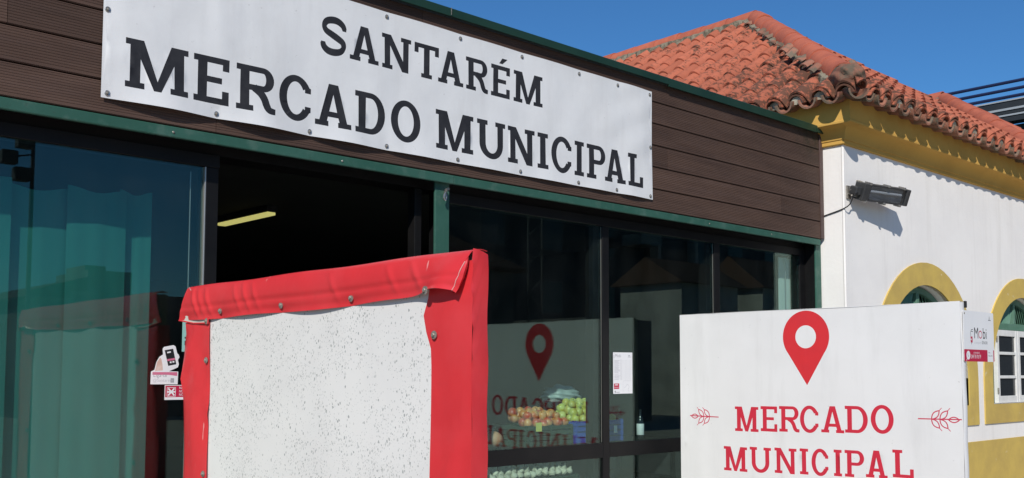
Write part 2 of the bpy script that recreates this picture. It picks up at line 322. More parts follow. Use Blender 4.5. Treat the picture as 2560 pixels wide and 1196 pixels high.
class MB:
    def __init__(s): s.v = []; s.f = []; s.m = []
    def put(s, v, f, mi=0):
        k = len(s.v); s.v += [tuple(p) for p in v]; s.f += [tuple(i+k for i in q) for q in f]; s.m += [mi]*len(f); return s
    def box(s, x0, x1, y0, y1, z0, z1, b=0.0, mi=0, M=None):
        if b <= 0:
            v = [(x, y, z) for x in (x0, x1) for y in (y0, y1) for z in (z0, z1)]
            f = [(0, 1, 3, 2), (4, 6, 7, 5), (0, 4, 5, 1), (2, 3, 7, 6), (0, 2, 6, 4), (1, 5, 7, 3)]
        else:
            bm = bmesh.new(); bmesh.ops.create_cube(bm, size=1.0)
            for q in bm.verts: q.co = ((x0+x1)/2+q.co.x*(x1-x0), (y0+y1)/2+q.co.y*(y1-y0), (z0+z1)/2+q.co.z*(z1-z0))
            bmesh.ops.bevel(bm, geom=bm.edges[:], offset=b, segments=2, profile=0.5, affect='EDGES')
            bm.verts.index_update(); v = [tuple(q.co) for q in bm.verts]; f = [tuple(q.index for q in p.verts) for p in bm.faces]; bm.free()
        if M is not None: v = [tuple(M @ Vector(q)) for q in v]
        return s.put(v, f, mi)
    def tube(s, pts, r, n=10, mi=0, caps=True):
        pts = [Vector(p) for p in pts]; V = []; F = []
        rs = r if isinstance(r, (list, tuple)) else [r]*len(pts)
        ref = None
        for i, p in enumerate(pts):
            d = (pts[min(i+1, len(pts)-1)]-pts[max(i-1, 0)]).normalized()
            if ref is None: ref = d.orthogonal().normalized()
            a = (ref - d*ref.dot(d)).normalized(); ref = a; b = d.cross(a)
            for k in range(n):
                t = 2*math.pi*k/n; V.append(tuple(p + (a*math.cos(t)+b*math.sin(t))*rs[i]))
        for i in range(len(pts)-1):
            for k in range(n):
                F.append((i*n+k, i*n+(k+1) % n, (i+1)*n+(k+1) % n, (i+1)*n+k))
        if caps: F.append(tuple(range(n))[::-1]); F.append(tuple((len(pts)-1)*n+k for k in range(n)))
        return s.put(V, F, mi)
    def lathe(s, prof, c, axis='Z', n=16, mi=0, M=None):
        V = []; F = []
        for (r, h) in prof:
            for k in range(n):
                t = 2*math.pi*k/n; a, b = r*math.cos(t), r*math.sin(t)
                p = {'Z': (a, b, h), 'Y': (a, h, b), 'X': (h, a, b)}[axis]
                p = Vector(p)
                if M is not None: p = M @ p
                V.append((c[0]+p[0], c[1]+p[1], c[2]+p[2]))
        for i in range(len(prof)-1):
            for k in range(n): F.append((i*n+k, i*n+(k+1) % n, (i+1)*n+(k+1) % n, (i+1)*n+k))
        F.append(tuple(range(n))[::-1]); F.append(tuple((len(prof)-1)*n+k for k in range(n)))
        return s.put(V, F, mi)
    def extrude(s, prof, a, b, mi=0):
        """closed profile of 3D points swept from offset a to offset b"""
        n = len(prof); a = Vector(a); b = Vector(b)
        V = [tuple(Vector(p)+a) for p in prof]+[tuple(Vector(p)+b) for p in prof]
        F = [(i, (i+1) % n, n+(i+1) % n, n+i) for i in range(n)]+[tuple(range(n))[::-1], tuple(range(n, 2*n))]
        return s.put(V, F, mi)
    def build(s, name, mats, parent=None, smooth=False, loc=None, fix=True):
        o = add(name, s.v, s.f, mats, parent, False, s.m, loc)
        if fix:
            bm = bmesh.new(); bm.from_mesh(o.data); bmesh.ops.recalc_face_normals(bm, faces=bm.faces[:]); bm.to_mesh(o.data); bm.free()
        if smooth:
            o.data.polygons.foreach_set('use_smooth', [True]*len(o.data.polygons)); o.data.set_sharp_from_angle(angle=R(38))
        return o
def sheet(name, P, t, mats, parent, hemfn=None):
    """P: grid [i][j] of points -> cloth of thickness t (solidified), smooth"""
    nu, nv = len(P), len(P[0]); bm = bmesh.new()
    base = wloc(parent)
    V = [[bm.verts.new(Vector(P[i][j])-base) for j in range(nv)] for i in range(nu)]
    for i in range(nu-1):
        for j in range(nv-1): bm.faces.new((V[i][j], V[i+1][j], V[i+1][j+1], V[i][j+1]))
    bm.normal_update()
    me = bpy.data.meshes.new(name)
    nf = len(bm.faces)
    bmesh.ops.solidify(bm, geom=bm.faces[:], thickness=t)
    bmesh.ops.recalc_face_normals(bm, faces=bm.faces[:])
    bm.to_mesh(me); bm.free()
    for mm in ([mats] if isinstance(mats, str) else mats): me.materials.append(MATS[mm])
    me.polygons.foreach_set('use_smooth', [True]*len(me.polygons)); me.set_sharp_from_angle(angle=R(50))
    return link(name, me, parent)

# ------------------------------------------------------------------ lettering (slab serif drawn from strokes)
def rect(x0, y0, x1, y1): return [(x0, y0), (x1, y0), (x1, y1), (x0, y1)]
def ring(cx, cy, rx, ry, ix, iy, a0, a1, n=22, icx=None):
    P = []; icx = cx if icx is None else icx
    for k in range(n):
        t0, t1 = R(a0+(a1-a0)*k/n), R(a0+(a1-a0)*(k+1)/n)
        P.append([(cx+rx*math.cos(t0), cy+ry*math.sin(t0)), (cx+rx*math.cos(t1), cy+ry*math.sin(t1)),
                  (icx+ix*math.cos(t1), cy+iy*math.sin(t1)), (icx+ix*math.cos(t0), cy+iy*math.sin(t0))])
    return P
def disc(cx, cy, rx, ry, n=28): return [[(cx+rx*math.cos(2*math.pi*k/n), cy+ry*math.sin(2*math.pi*k/n)) for k in range(n)]]
def smoothpath(pts, n=6):
    P = [Vector(p) for p in pts]; out = []
    for i in range(len(P)-1):
        p0, p1, p2, p3 = P[max(i-1, 0)], P[i], P[i+1], P[min(i+2, len(P)-1)]
        for k in range(n):
            t = k/n
            out.append(0.5*((2*p1)+(p2-p0)*t+(2*p0-5*p1+4*p2-p3)*t*t+(3*p1-p0-3*p2+p3)*t**3))
    out.append(P[-1]); return out
def thick(pts, wd):
    P = [Vector(p) for p in pts]; L = []; Rr = []
    for i, p in enumerate(P):
        d = (P[min(i+1, len(P)-1)]-P[max(i-1, 0)]).normalized(); nn = Vector((-d.y, d.x))
        ww = wd[i] if isinstance(wd, list) else wd
        L.append(p+nn*ww/2); Rr.append(p-nn*ww/2)
    return [[tuple(L[i]), tuple(Rr[i]), tuple(Rr[i+1]), tuple(L[i+1])] for i in range(len(P)-1)]
def glyph(c, w, s=0.20, h=0.115, o=0.095):
    """polygons of a slab serif capital, cap height 1, width w"""
    P = []
    if c == 'I':
        P += [rect((w-s)/2, 0, (w+s)/2, 1), rect(0, 0, w, h), rect(0, 1-h, w, 1)]
    elif c == 'M':
        a = o; m = w/2
        P += [rect(a, 0, a+s, 1), rect(w-a-s, 0, w-a, 1), rect(0, 0, a+s+o*.95, h), rect(w-a-s-o*.95, 0, w, h), rect(0, 1-h, a+s*.6, 1), rect(w-a-s*.6, 1-h, w, 1)]
        P += [[(a+s*.15, 1), (m-s*.36, 0), (m+s*.36, 0), (a+s*1.30, 1)], [(w-a-s*.15, 1), (w-a-s*1.30, 1), (m-s*.36, 0), (m+s*.36, 0)]]
    elif c == 'N':
        a = o*.95; q = s*.93
        P += [rect(a, 0, a+q, 1), rect(w-a-q, 0, w-a, 1), rect(0, 0, a+q+o*.9, h), rect(0, 1-h, a+q*.6, 1), rect(w-a-q-o*.9, 1-h, w, 1)]
        P += [[(a, 1), (a+q*1.15, 1), (w-a, 0), (w-a-q*1.15, 0)]]
    elif c == 'E':
        a = o; t = s*.72
        P += [rect(a, 0, a+s, 1), rect(0, 0, w, h*1.08), rect(0, 1-h*1.08, w, 1), rect(a, .5-h*.42, w*.80, .5+h*.62), rect(w-t, 0, w, .30), rect(w-t, .735, w, 1)]
    elif c == 'L':
        a = o
        P += [rect(a, 0, a+s, 1), rect(0, 0, w, h*1.08), rect(0, 1-h, a+s+o, 1), rect(w-s*.75, 0, w, .33)]
    elif c == 'T':
        t = s*.70
        P += [rect((w-s)/2, 0, (w+s)/2, 1), rect((w-s)/2-o, 0, (w+s)/2+o, h), rect(0, 1-h*1.05, w, 1), rect(0, .71, t, 1), rect(w-t, .71, w, 1)]
    elif c == 'A':
        q = s*.98; b0 = o*.85; m = w/2
        P += [[(b0, 0), (b0+q, 0), (m+q*.30, 1), (m-q*.62, 1)], [(w-b0-q, 0), (w-b0, 0), (m+q*.62, 1), (m-q*.30, 1)]]
        P += [rect(0, 0, b0+q+o*.75, h), rect(w-b0-q-o*.75, 0, w, h), rect(w*.25, .225, w*.75, .225+h*1.05)]
    elif c in 'PR':
        a = o; bb = .43 if c == 'P' else .46; r = (1-bb)/2; cy = bb+r; cxx = w-r*1.0-(0 if c == 'P' else .045*w)
        vt = h*1.05
        P += [rect(a, 0, a+s, 1), rect(0, 0, a+s+o, h), rect(0, 1-vt, cxx, 1), rect(a, bb, cxx, bb+vt)]
        P += ring(cxx, cy, r, r, r-s*.95, r-vt, -90, 90, 14)
        if c == 'R':
            pth = smoothpath([(w*.44, bb+vt*.52), (w*.60, bb*.93), (w*.70, .31), (w*.765, .16), (w*.84, .075), (w*.99, .058)], 5)
            n = len(pth); P += thick(pth, [s*.85 if i < n*.62 else s*.85+(h-s*.85)*((i-n*.62)/(n*.38)) for i in range(n)])
    elif c == 'D':
        a = o; cxx = w-.5*.86; vt = h*1.08
        P += [rect(a, 0, a+s, 1), rect(0, 0, cxx, vt), rect(0, 1-vt, cxx, 1)]
        P += ring(cxx, .5, .5*.86, .5, .5*.86-s, .5-vt, -90, 90, 18)
    elif c == 'O':
        P += ring(w/2, .5, w/2, .525, w/2-s, .525-h*1.2, 0, 360, 40)
    elif c == 'C':
        q = s*.95
        P += ring(w*.52, .5, w*.52, .525, w*.52-q, .525-h*1.2, 34, 326, 36)
        P += [rect(w-s*.74, .655, w, .775), rect(w-s*.74, .225, w, .345), [(w-s*.74, .775), (w, .775), (w*.955, .79), (w*.88, .86), (w*.80, .86)], [(w-s*.74, .225), (w*.80, .14), (w*.88, .14), (w*.955, .21), (w, .225)]]
    elif c == 'U':
        a = o*.9; ry = .40; cxx = w/2
        P += [rect(a, ry, a+s, 1), rect(w-a-s, ry, w-a, 1), rect(0, 1-h, a+s+o*.8, 1), rect(w-a-s-o*.8, 1-h, w, 1)]
        P += ring(cxx, ry-.012, w/2-a, ry+.012, w/2-a-s, ry-h*1.15, 180, 360, 22)
        P += [rect(a, ry-.03, a+s, ry+.02), rect(w-a-s, ry-.03, w-a, ry+.02)]
    elif c == 'S':
        pth = smoothpath([(w*.93, .735), (w*.86, .85), (w*.68, .935), (w*.45, .945), (w*.22, .88), (w*.125, .745), (w*.20, .62), (w*.42, .54),
                          (w*.66, .46), (w*.86, .37), (w*.885, .23), (w*.76, .11), (w*.52, .055), (w*.28, .07), (w*.12, .16), (w*.07, .28)], 5)
        n = len(pth); P += thick(pth, [h*1.15+(s*.95-h*1.15)*abs(math.sin(3*math.pi*i/n)) for i in range(n)])
        P += [rect(w*.845, .70, w, .825), rect(0.0, .175, w*.155, .30)]
    return P
def textpolys(letters, cap, base, sgn=1, s=.2, h=.115, o=.095):
    """letters: (char, u0, u1[, extra rise])"""
    out = []
    for c, u0, u1, *z in letters:
        dz = z[0] if z else 0.0
        wd = abs(u1-u0)/cap
        for p in glyph('E' if c == 'É' else c, wd, s, h, o): out.append([(u0+x*cap, base+dz+y*cap) for x, y in p])
        if c == 'É':
            out.append([(u0+cap*(wd*.42), base+cap*1.07), (u0+cap*(wd*.60), base+cap*1.07), (u0+cap*(wd*.86), base+cap*1.25), (u0+cap*(wd*.58), base+cap*1.25)])
    return out
def sanstext(s, size, u, v, width=None, align='LEFT'):
    """small sans lettering from Blender's own built-in font"""
    cu = bpy.data.curves.new('txt', 'FONT'); cu.body = s; cu.size = size; cu.resolution_u = 3; cu.align_x = align
    o = bpy.data.objects.new('txt', cu); COL.objects.link(o)
    dg = bpy.context.evaluated_depsgraph_get(); me = o.evaluated_get(dg).to_mesh()
    V = [(q.co.x, q.co.y) for q in me.vertices]
    sx = 1.0
    if width and V:
        ww = max(q[0] for q in V)-min(q[0] for q in V); sx = width/ww
    P = [[(u+V[i][0]*sx, v+V[i][1]) for i in p.vertices] for p in me.polygons]
    o.evaluated_get(dg).to_mesh_clear(); bpy.data.objects.remove(o); bpy.data.curves.remove(cu)
    return [p for p in P if abs(sum(p[i][0]*p[(i+1) % len(p)][1]-p[(i+1) % len(p)][0]*p[i][1] for i in range(len(p)))) > 1e-10]

def printed(name, outline, layers, mats, O, U, V, N, parent=None, t=0.001, nu=0, nv=0, hfun=None, smooth=True, loc=None):
    """a printed sheet: base material 0, each layer's polygons take the next material; conforms to hfun(u, v) along N"""
    O, U, V, N = Vector(O), Vector(U), Vector(V), Vector(N)
    pts = [Vector(p) for p in outline]; faces = [list(range(len(pts)))]; lay = [0]
    for li, polys in enumerate(layers):
        for p in polys:
            a = sum(p[i][0]*p[(i+1) % len(p)][1]-p[(i+1) % len(p)][0]*p[i][1] for i in range(len(p)))
            if a < 0: p = p[::-1]
            k = len(pts); pts += [Vector(q) for q in p]; faces.append(list(range(k, k+len(p)))); lay.append(li+1)
    if nu:
        us = [p[0] for p in outline]; vv = [p[1] for p in outline]
        for i in range(nu+1):
            for j in range(nv+1):
                pts.append(Vector((min(us)+(max(us)-min(us))*i/nu, min(vv)+(max(vv)-min(vv))*j/nv)))
    r = delaunay_2d_cdt(pts, [], faces, 1, 1e-6, True)
    vc, fc, of = r[0], r[2], r[5]
    hf = hfun or (lambda a, b: 0.0)
    VV = [tuple(O+U*p.x+V*p.y+N*hf(p.x, p.y)) for p in vc]
    n = len(VV); FF = []; FM = []; ec = {}
    flip = U.cross(V).dot(N) < 0
    for f, og in zip(fc, of):
        f = list(f)
        if flip: f = f[::-1]
        if 0 not in og: continue
        FF.append(tuple(f)); FM.append(max(lay[i] for i in og))
        for i in range(len(f)):
            a, b = f[i], f[(i+1) % len(f)]; ec[(a, b)] = 1
    B = [tuple(Vector(q)-N*t) for q in VV]; nf = len(FF)
    VV = VV+B
    for f in FF[:nf]: FF.append(tuple(i+n for i in f[::-1])); FM.append(0)
    for (a, b) in list(ec):
        if (b, a) not in ec:
            k = len(VV); VV += [VV[b], VV[a], VV[a+n], VV[b+n]]; FF.append((k, k+1, k+2, k+3)); FM.append(0)
    return add(name, VV, FF, mats, parent, smooth, FM, loc)

# ================================================================== THE SETTING
g = MB()
g.put([(-400, -400, 0), (600, -400, 0), (600, 600, 0), (-400, 600, 0)], [(0, 1, 2, 3)])
o = g.build('ground', 'paving'); o['kind'] = 'structure'
g = MB(); g.box(-3.0, 17.5, -3.1, 0.10, 0.004, 0.12, 0.012)
o = g.build('pavement', 'paving'); o['kind'] = 'structure'

# ================================================================== TIMBER-CLAD MARKET PAVILION
XR = 7.44
mk = thing('market_pavilion', 'low market pavilion with brown plank fascia and green steel beam over dark glazing', 'building', (2.5, 0.0, 0.0))
fs = MB().box(-2.0, XR, 0.024, 0.07, 2.70, 3.58).build('fascia', 'dark_frame', mk)
def board(x0, x1, z0, z1, name='board'):
    # reeded decking: a dozen shallow ribs across the face
    prof = [(0.022, z0), (0.004, z0), (0.0, z0+0.004)]
    nr = 11; span = (z1-z0)-0.012
    for k in range(nr):
        a = z0+0.006+span*k/nr; d = span/nr
        prof += [(0.0, a+d*0.12), (0.0, a+d*0.62), (0.0015, a+d*0.74), (0.0015, a+d*0.95)]
    prof += [(0.0, z1-0.005), (0.003, z1), (0.022, z1)]
    P = [(0, y, z) for y, z in prof]
    return MB().extrude(P, (x0, 0, 0), (x1, 0, 0)).build(name, 'wood', fs)
rows = [(2.697, 2.836)]+[(2.8435+0.15*k, 2.9865+0.15*k) for k in range(4)]+[(3.4435, 3.578)]
cuts = [[2.106, 4.9], [3.62, 6.853], [1.2, 5.435, 6.853], [2.4, 6.853], [2.106, 5.435], [3.3, 5.435]]
for (z0, z1), cu in zip(rows, cuts):
    xs = [-2.0]+cu+[XR-0.004]
    for a, b in zip(xs[:-1], xs[1:]): board(a+0.0012, b-0.0012, z0, z1)
MB().box(XR, XR+0.048, -0.008, 0.07, 2.700, 3.578, 0.004).build('corner_trim', 'brown_trim', mk)
cp = MB()
def coping(x0, x1, dz, name='coping'):
    prof = [(0, -0.042, 3.574-dz), (0, -0.042, 3.616), (0, -0.036, 3.622), (0, 0.30, 3.632), (0, 0.30, 3.60), (0, -0.030, 3.592), (0, -0.030, 3.574-dz)]
    return MB().extrude(prof, (x0, 0, 0), (x1, 0, 0)).build(name, 'coping_green', mk)
coping(-2.0, 3.476, 0.0); coping(3.480, 5.40, 0.0); coping(5.403, 7.33, 0.012); coping(7.333, XR+0.03, 0.008)
MB().box(3.466, 3.470, -0.0445, -0.0425, 3.580, 3.622).build('coping_joint', 'dull_steel', mk)
def beam(x0, x1):
    prof = [(0, -0.004, 2.642), (0, -0.006, 2.646), (0, -0.006, 2.686), (0, 0.0, 2.691), (0, 0.012, 2.691), (0, 0.012, 2.642)]
    return MB().extrude(prof, (x0, 0, 0), (x1, 0, 0)).build('beam', 'green_paint', mk)
beam(-2.0, 3.520); beam(3.5225, 7.425)
MB().box(-2.0, 7.425, 0.0135, 0.1445, 2.668, 2.691).build('soffit', 'dark_frame', mk)
for x in (1.90, 2.79, 5.9, 6.7): MB().lathe([(0.004, -0.0065), (0.006, -0.0080), (0.004, -0.010), (0.001, -0.0105)], (x, 0, 2.664), 'Y', 10).build('screw', 'dull_steel', mk)
def post(x0, x1, y0, y1): return MB().box(x0, x1, y0, y1, 0.12, 2.6675, 0.004).build('post', 'green_paint', mk)
post(3.421, 3.522, 0.030, 0.046); post(7.405, 7.488, 0.028, 0.044)
MB().box(7.406, 7.487, 0.0455, 0.298, 0.12, 2.6675).build('end_panel', 'dark_frame', mk)
# soffit, roof slab and the enclosing walls
MB().box(-2.0, 7.40, 0.146, 0.30, 2.625, 3.40).build('header', 'dark_frame', mk)
MB().box(-2.2, 7.49, 0.305, 9.2, 3.30, 3.42).build('roof', 'cladding_grey', mk)
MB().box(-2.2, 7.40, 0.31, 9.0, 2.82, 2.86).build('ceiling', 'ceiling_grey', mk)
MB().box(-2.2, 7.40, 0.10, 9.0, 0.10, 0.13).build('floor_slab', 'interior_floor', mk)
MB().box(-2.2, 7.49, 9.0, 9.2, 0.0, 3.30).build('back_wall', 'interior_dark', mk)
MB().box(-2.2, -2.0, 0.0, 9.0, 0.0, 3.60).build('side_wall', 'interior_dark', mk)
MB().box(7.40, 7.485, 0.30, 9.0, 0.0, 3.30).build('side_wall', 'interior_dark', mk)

GY = 0.145
def pane(x0, x1, z0, z1, win):
    return MB().box(x0, x1, GY, GY+0.008, z0, z1).build('pane', 'shop_glass', win)
def bar(x0, x1, z0, z1, win, y0=GY-0.014, y1=GY+0.075, name='frame_bar', m='dark_frame'):
    return MB().box(x0, x1, y0, y1, z0, z1, 0.003).build(name, m, win)
# left fixed light beside the doorway
wl = add('window', [(0, 0, 0)], [], 'dark_frame', mk); wl.data.clear_geometry()
bpy.data.objects.remove(wl)
def window_root(name, x0, x1):
    # head bar of the glazing carries the rest
    return bar(x0, x1, 2.562, 2.6245, mk, name=name)
wl = window_root('window', -1.98, 2.195)
pane(-1.30, 2.118, 0.24, 2.561, wl); bar(2.128, 2.190, 0.13, 2.5615, wl, name='stile')
bar(2.1195, 2.1275, 0.13, 2.5615, wl, GY-0.016, GY+0.02, 'edge_strip', 'alu_edge')
bar(2.064, 2.069, 0.25, 2.535, wl, GY+0.018, GY+0.026, 'edge_strip', 'alu_edge')
bar(-1.30, 2.118, 0.13, 0.238, wl, name='bottom_rail'); bar(-1.97, -1.302, 0.13, 2.5615, wl, name='stile')
wm = window_root('window', 3.525, 7.402)
bar(3.526, 3.600, 0.13, 2.5615, wm, name='stile')
for a, b2 in ((3.602, 4.905), (4.972, 6.141), (6.214, 7.325)):
    pane(a, b2, 1.141, 2.561, wm); pane(a, b2, 0.24, 1.045, wm)
    bar(a, b2, 1.0455, 1.1405, wm, name='middle_rail'); bar(a, b2, 0.13, 0.239, wm, name='bottom_rail')
for a, b2 in ((4.906, 4.971), (6.142, 6.213)):
    bar(a, b2, 0.13, 2.5615, wm, name='mullion'); bar(a-0.055, a-0.0005, 0.245, 2.5605, wm, GY+0.02, GY+0.09, 'inner_mullion')
    bar(a-0.004, a-0.0006, 1.145, 2.556, wm, GY-0.004, GY-0.0008, 'edge_strip', 'alu_edge')
bar(7.326, 7.404, 0.13, 2.5615, wm, name='stile'); bar(7.20, 7.206, 1.2, 2.54, wm, GY+0.04, GY+0.046, 'edge_strip', 'alu_edge')
# jamb on the right of the open doorway
MB().box(3.372, 3.420, 0.150, 0.215, 0.14, 2.622, 0.003).build('door_jamb', 'dark_frame', mk)

# steel shackle hooked on the post
hk = thing('shackle', 'small bright steel shackle hanging at the top of the green post', 'hook', (3.47, 0.0, 2.58))
MB().tube(smoothpath([(3.487, 0.034, 2.606), (3.480, 0.005, 2.604), (3.462, -0.006, 2.585), (3.452, -0.006, 2.560), (3.462, -0.004, 2.545), (3.475, 0.002, 2.556), (3.482, 0.012, 2.585), (3.487, 0.034, 2.598)], 4), 0.0055, 8).build('bow', 'steel', hk, True)
MB().tube([(3.462, -0.013, 2.600), (3.492, 0.002, 2.612)], 0.008, 8).build('pin', 'steel', hk, True)

# ================================================================== BANNER
BS = dict(s=.212, h=.124, o=.092)
bx0, bz0, bw, bh = 1.570, 2.760, 3.685, 0.740
GB = [1.599, 2.099, 2.592, 3.058, 3.544, 4.026, 4.525, 4.887, 5.229]
GT = [1.60, 2.08, 2.56, 3.051, 3.559, 4.038, 4.534, 4.901, 5.230]
def sag(u, grs):
    x = u+bx0
    for a, b2 in zip(grs[:-1], grs[1:]):
        if a <= x <= b2: return math.sin(math.pi*(x-a)/(b2-a))
    return 0.0
def gss(x, s): return math.exp(-(x/s)**2)
def banner_h(u, v):
    a = v/bh
    edge = min(1, u/0.10, (bw-u)/0.10)
    near = 0.35+0.65*gss(u-0.5, 1.0)
    h = 0.010 + 0.030*sag(u, GB)*near*math.exp(-a/0.16) + 0.007*sag(u, GT)*math.exp(-(1-a)/0.14)
    h += 0.009*math.sin(math.pi*a)*edge*(0.5+0.5*math.sin(1.7*u+0.6))
    h += 0.0045*gss(u-0.56+0.05*a, 0.035)*a - 0.0035*gss(u-0.66, 0.05)*a
    h += 0.0022*math.sin(9*u+5*v)*math.sin(math.pi*a)+0.0012*math.sin(21*u-9*v)*math.sin(math.pi*a)
    h += 0.0030*math.sin(17*(u*0.55+v)+0.6)*gss(u-3.45, 0.42)*edge          # drag lines from the right corner
    h += 0.0022*math.sin(30*(u*0.4-v*0.9))*gss(u-3.5, 0.30)*gss(v-0.5, 0.3)
    h += 0.0016*math.sin(26*u+3*v)*gss(v-0.08, 0.10)+0.0008*math.sin(40*v+2*u)*gss(u-0.1, 0.12)
    h += 0.006*gss(u-0.0, 0.05)*math.sin(8*v+0.5)
    return h
def bu(x): return x-bx0
L1 = [('M', 1.671, 1.956), ('E', 1.982, 2.156), ('R', 2.192, 2.396), ('C', 2.416, 2.595), ('A', 2.62, 2.829), ('D', 2.854, 3.044), ('O', 3.082, 3.278),
      ('M', 3.387, 3.657), ('U', 3.685, 3.904), ('N', 3.926, 4.144), ('I', 4.168, 4.256), ('C', 4.284, 4.46), ('I', 4.489, 4.575), ('P', 4.602, 4.775), ('A', 4.767, 4.969), ('L', 4.995, 5.153)]
L2 = [('S', 2.648, 2.795), ('A', 2.818, 2.998), ('N', 3.021, 3.213), ('T', 3.236, 3.403), ('A', 3.4, 3.58), ('R', 3.601, 3.771), ('É', 3.793, 3.941), ('M', 3.972, 4.208)]
ink = textpolys([(c, bu(a), bu(b2)) for c, a, b2 in L1], 0.2165, 2.825-bz0, **BS)+textpolys([(c, bu(a), bu(b2)) for c, a, b2 in L2], 0.186, 3.197-bz0, **BS)
bn = thing('banner', 'long white vinyl banner with black SANTARÉM MERCADO MUNICIPAL lettering on the plank fascia', 'banner', (3.4, -0.01, 2.76))
outl = [(0.004, 0.0), (bw, 0.0), (bw-0.004, bh*0.5), (bw, bh), (0.0, bh), (0.006, bh*0.65)]
printed('sheet', outl, [ink], ['banner_white', 'banner_ink'], (bx0, -0.001, bz0), (1, 0, 0), (0, 0, 1), (0, -1, 0), bn, 0.0012, 180, 40, banner_h)
def grommet(x, z):
    y = -0.001-banner_h(x-bx0, z-bz0)
    MB().lathe([(0.005, -0.0005), (0.0125, -0.0005), (0.0125, -0.003), (0.010, -0.0042), (0.0065, -0.003)], (x, y, z), 'Y', 14).build('grommet', 'steel', bn, True)
    MB().lathe([(0.006, -0.0030), (0.0062, -0.0065), (0.0045, -0.009), (0.0015, -0.0098)], (x, y, z), 'Y', 6).build('screw', 'dull_steel', bn, True)
for x in GB: grommet(x, 2.781)
for x in GT: grommet(x, 3.474)
grommet(1.592, 3.145); grommet(5.233, 3.114)

# ================================================================== WHITE BUILDING WITH TILED ROOF
WX, WY = 7.50, -0.18
EX, EY, EZ = WX-0.30, WY-0.30, 3.755        # eave line of the roof tiles
HALF = 2.636; AX, AY, AZ = EX+HALF, EY+HALF, 5.615
ALPHA = math.atan2(AZ-EZ, HALF)
wb = thing('tiled_house', 'white rendered building with ochre trim, arched windows and terracotta hipped roof', 'building', (12.0, 3.0, 0.0))
CX = [8.95, 11.20, 13.45, 15.70]; CZ, RO, RI = 1.55, 1.05, 0.845
ZS = 1.29                                     # sill
def archpts(cx, r, zb, n=28):
    return [(cx-r, zb)]+[(cx+r, zb)]+[(cx+r*math.cos(math.pi*k/n), CZ+r*math.sin(math.pi*k/n)) for k in range(n+1)]
pts = [Vector(p) for p in ((WX, 0), (17.7, 0), (17.7, 3.86), (WX, 3.86))]; faces = [[0, 1, 2, 3]]
holes = []
for cx in CX:
    ap = archpts(cx, RI, ZS); k = len(pts); pts += [Vector(p) for p in ap]; faces.append(list(range(k, k+len(ap)))); holes.append(ap)
r = delaunay_2d_cdt(pts, [], faces, 1, 1e-6, True)
V = [(p.x, WY, p.y) for p in r[0]]; F = [tuple(f) for f, og in zip(r[2], r[5]) if og == [0]]
mbw = MB().put(V, F)
for ap in holes:
    n = len(ap); VV = [(p[0], WY, p[1]) for p in ap]+[(p[0], WY+0.24, p[1]) for p in ap]
    mbw.put(VV, [(i, i+n, (i+1) % n+n, (i+1) % n) for i in range(n)])
mbw.put([(WX, WY, 0), (WX, 9, 0), (WX, 9, 3.8), (WX, WY, 3.8)], [(0, 3, 2, 1)])
mbw.put([(17.7, WY, 0), (17.7, 9, 0), (17.7, 9, 3.8), (17.7, WY, 3.8)], [(0, 1, 2, 3)])
mbw.build('wall', 'white_wall', wb, fix=False)
MB().box(WX+0.25, 17.4, 0.30, 0.32, 0.3, 3.4).build('inner_wall', 'interior_dark', wb)
# rounded arris on the corner, a shade proud of the wall
MB().tube([(WX+0.008, WY+0.008, 0.95), (WX+0.009, WY+0.008, 1.6), (WX+0.007, WY+0.009, 2.4), (WX+0.008, WY+0.008, 3.47)], 0.0125, 10).build('corner_bead', 'white_wall', wb, True)
MB().box(WX-0.010, 17.7, WY-0.010, WY-0.0005, 0.0, 0.941, 0.003).build('dado', 'ochre', wb)
MB().box(WX-0.010, WX-0.0005, WY-0.010, 0.02, 0.0, 0.939, 0.003).build('dado', 'ochre', wb)
# cornice: fillet, cove, frieze - swept round the corner
cprof = [(-0.02, 3.462), (0.020, 3.462), (0.026, 3.468), (0.026, 3.496)]
for k in range(9):
    t = k/8*math.pi/2; cprof.append((0.034+0.108*(1-math.cos(t)), 3.500+0.104*math.sin(t)))
cprof += [(0.150, 3.606), (0.152, 3.622), (0.146, 3.628), (0.146, 3.86), (-0.02, 3.86)]
V = []; F = []; n = len(cprof)
for (q, z) in cprof: V.append((17.8, WY-q, z))
for (q, z) in cprof: V.append((WX-q, WY-q, z))
for (q, z) in cprof: V.append((WX-q, 2.0, z))
for s_ in range(2):
    for i in range(n-1): F.append((s_*n+i, s_*n+i+1, (s_+1)*n+i+1, (s_+1)*n+i))
add('cornice', V, F, 'ochre_plain', wb, 'auto')
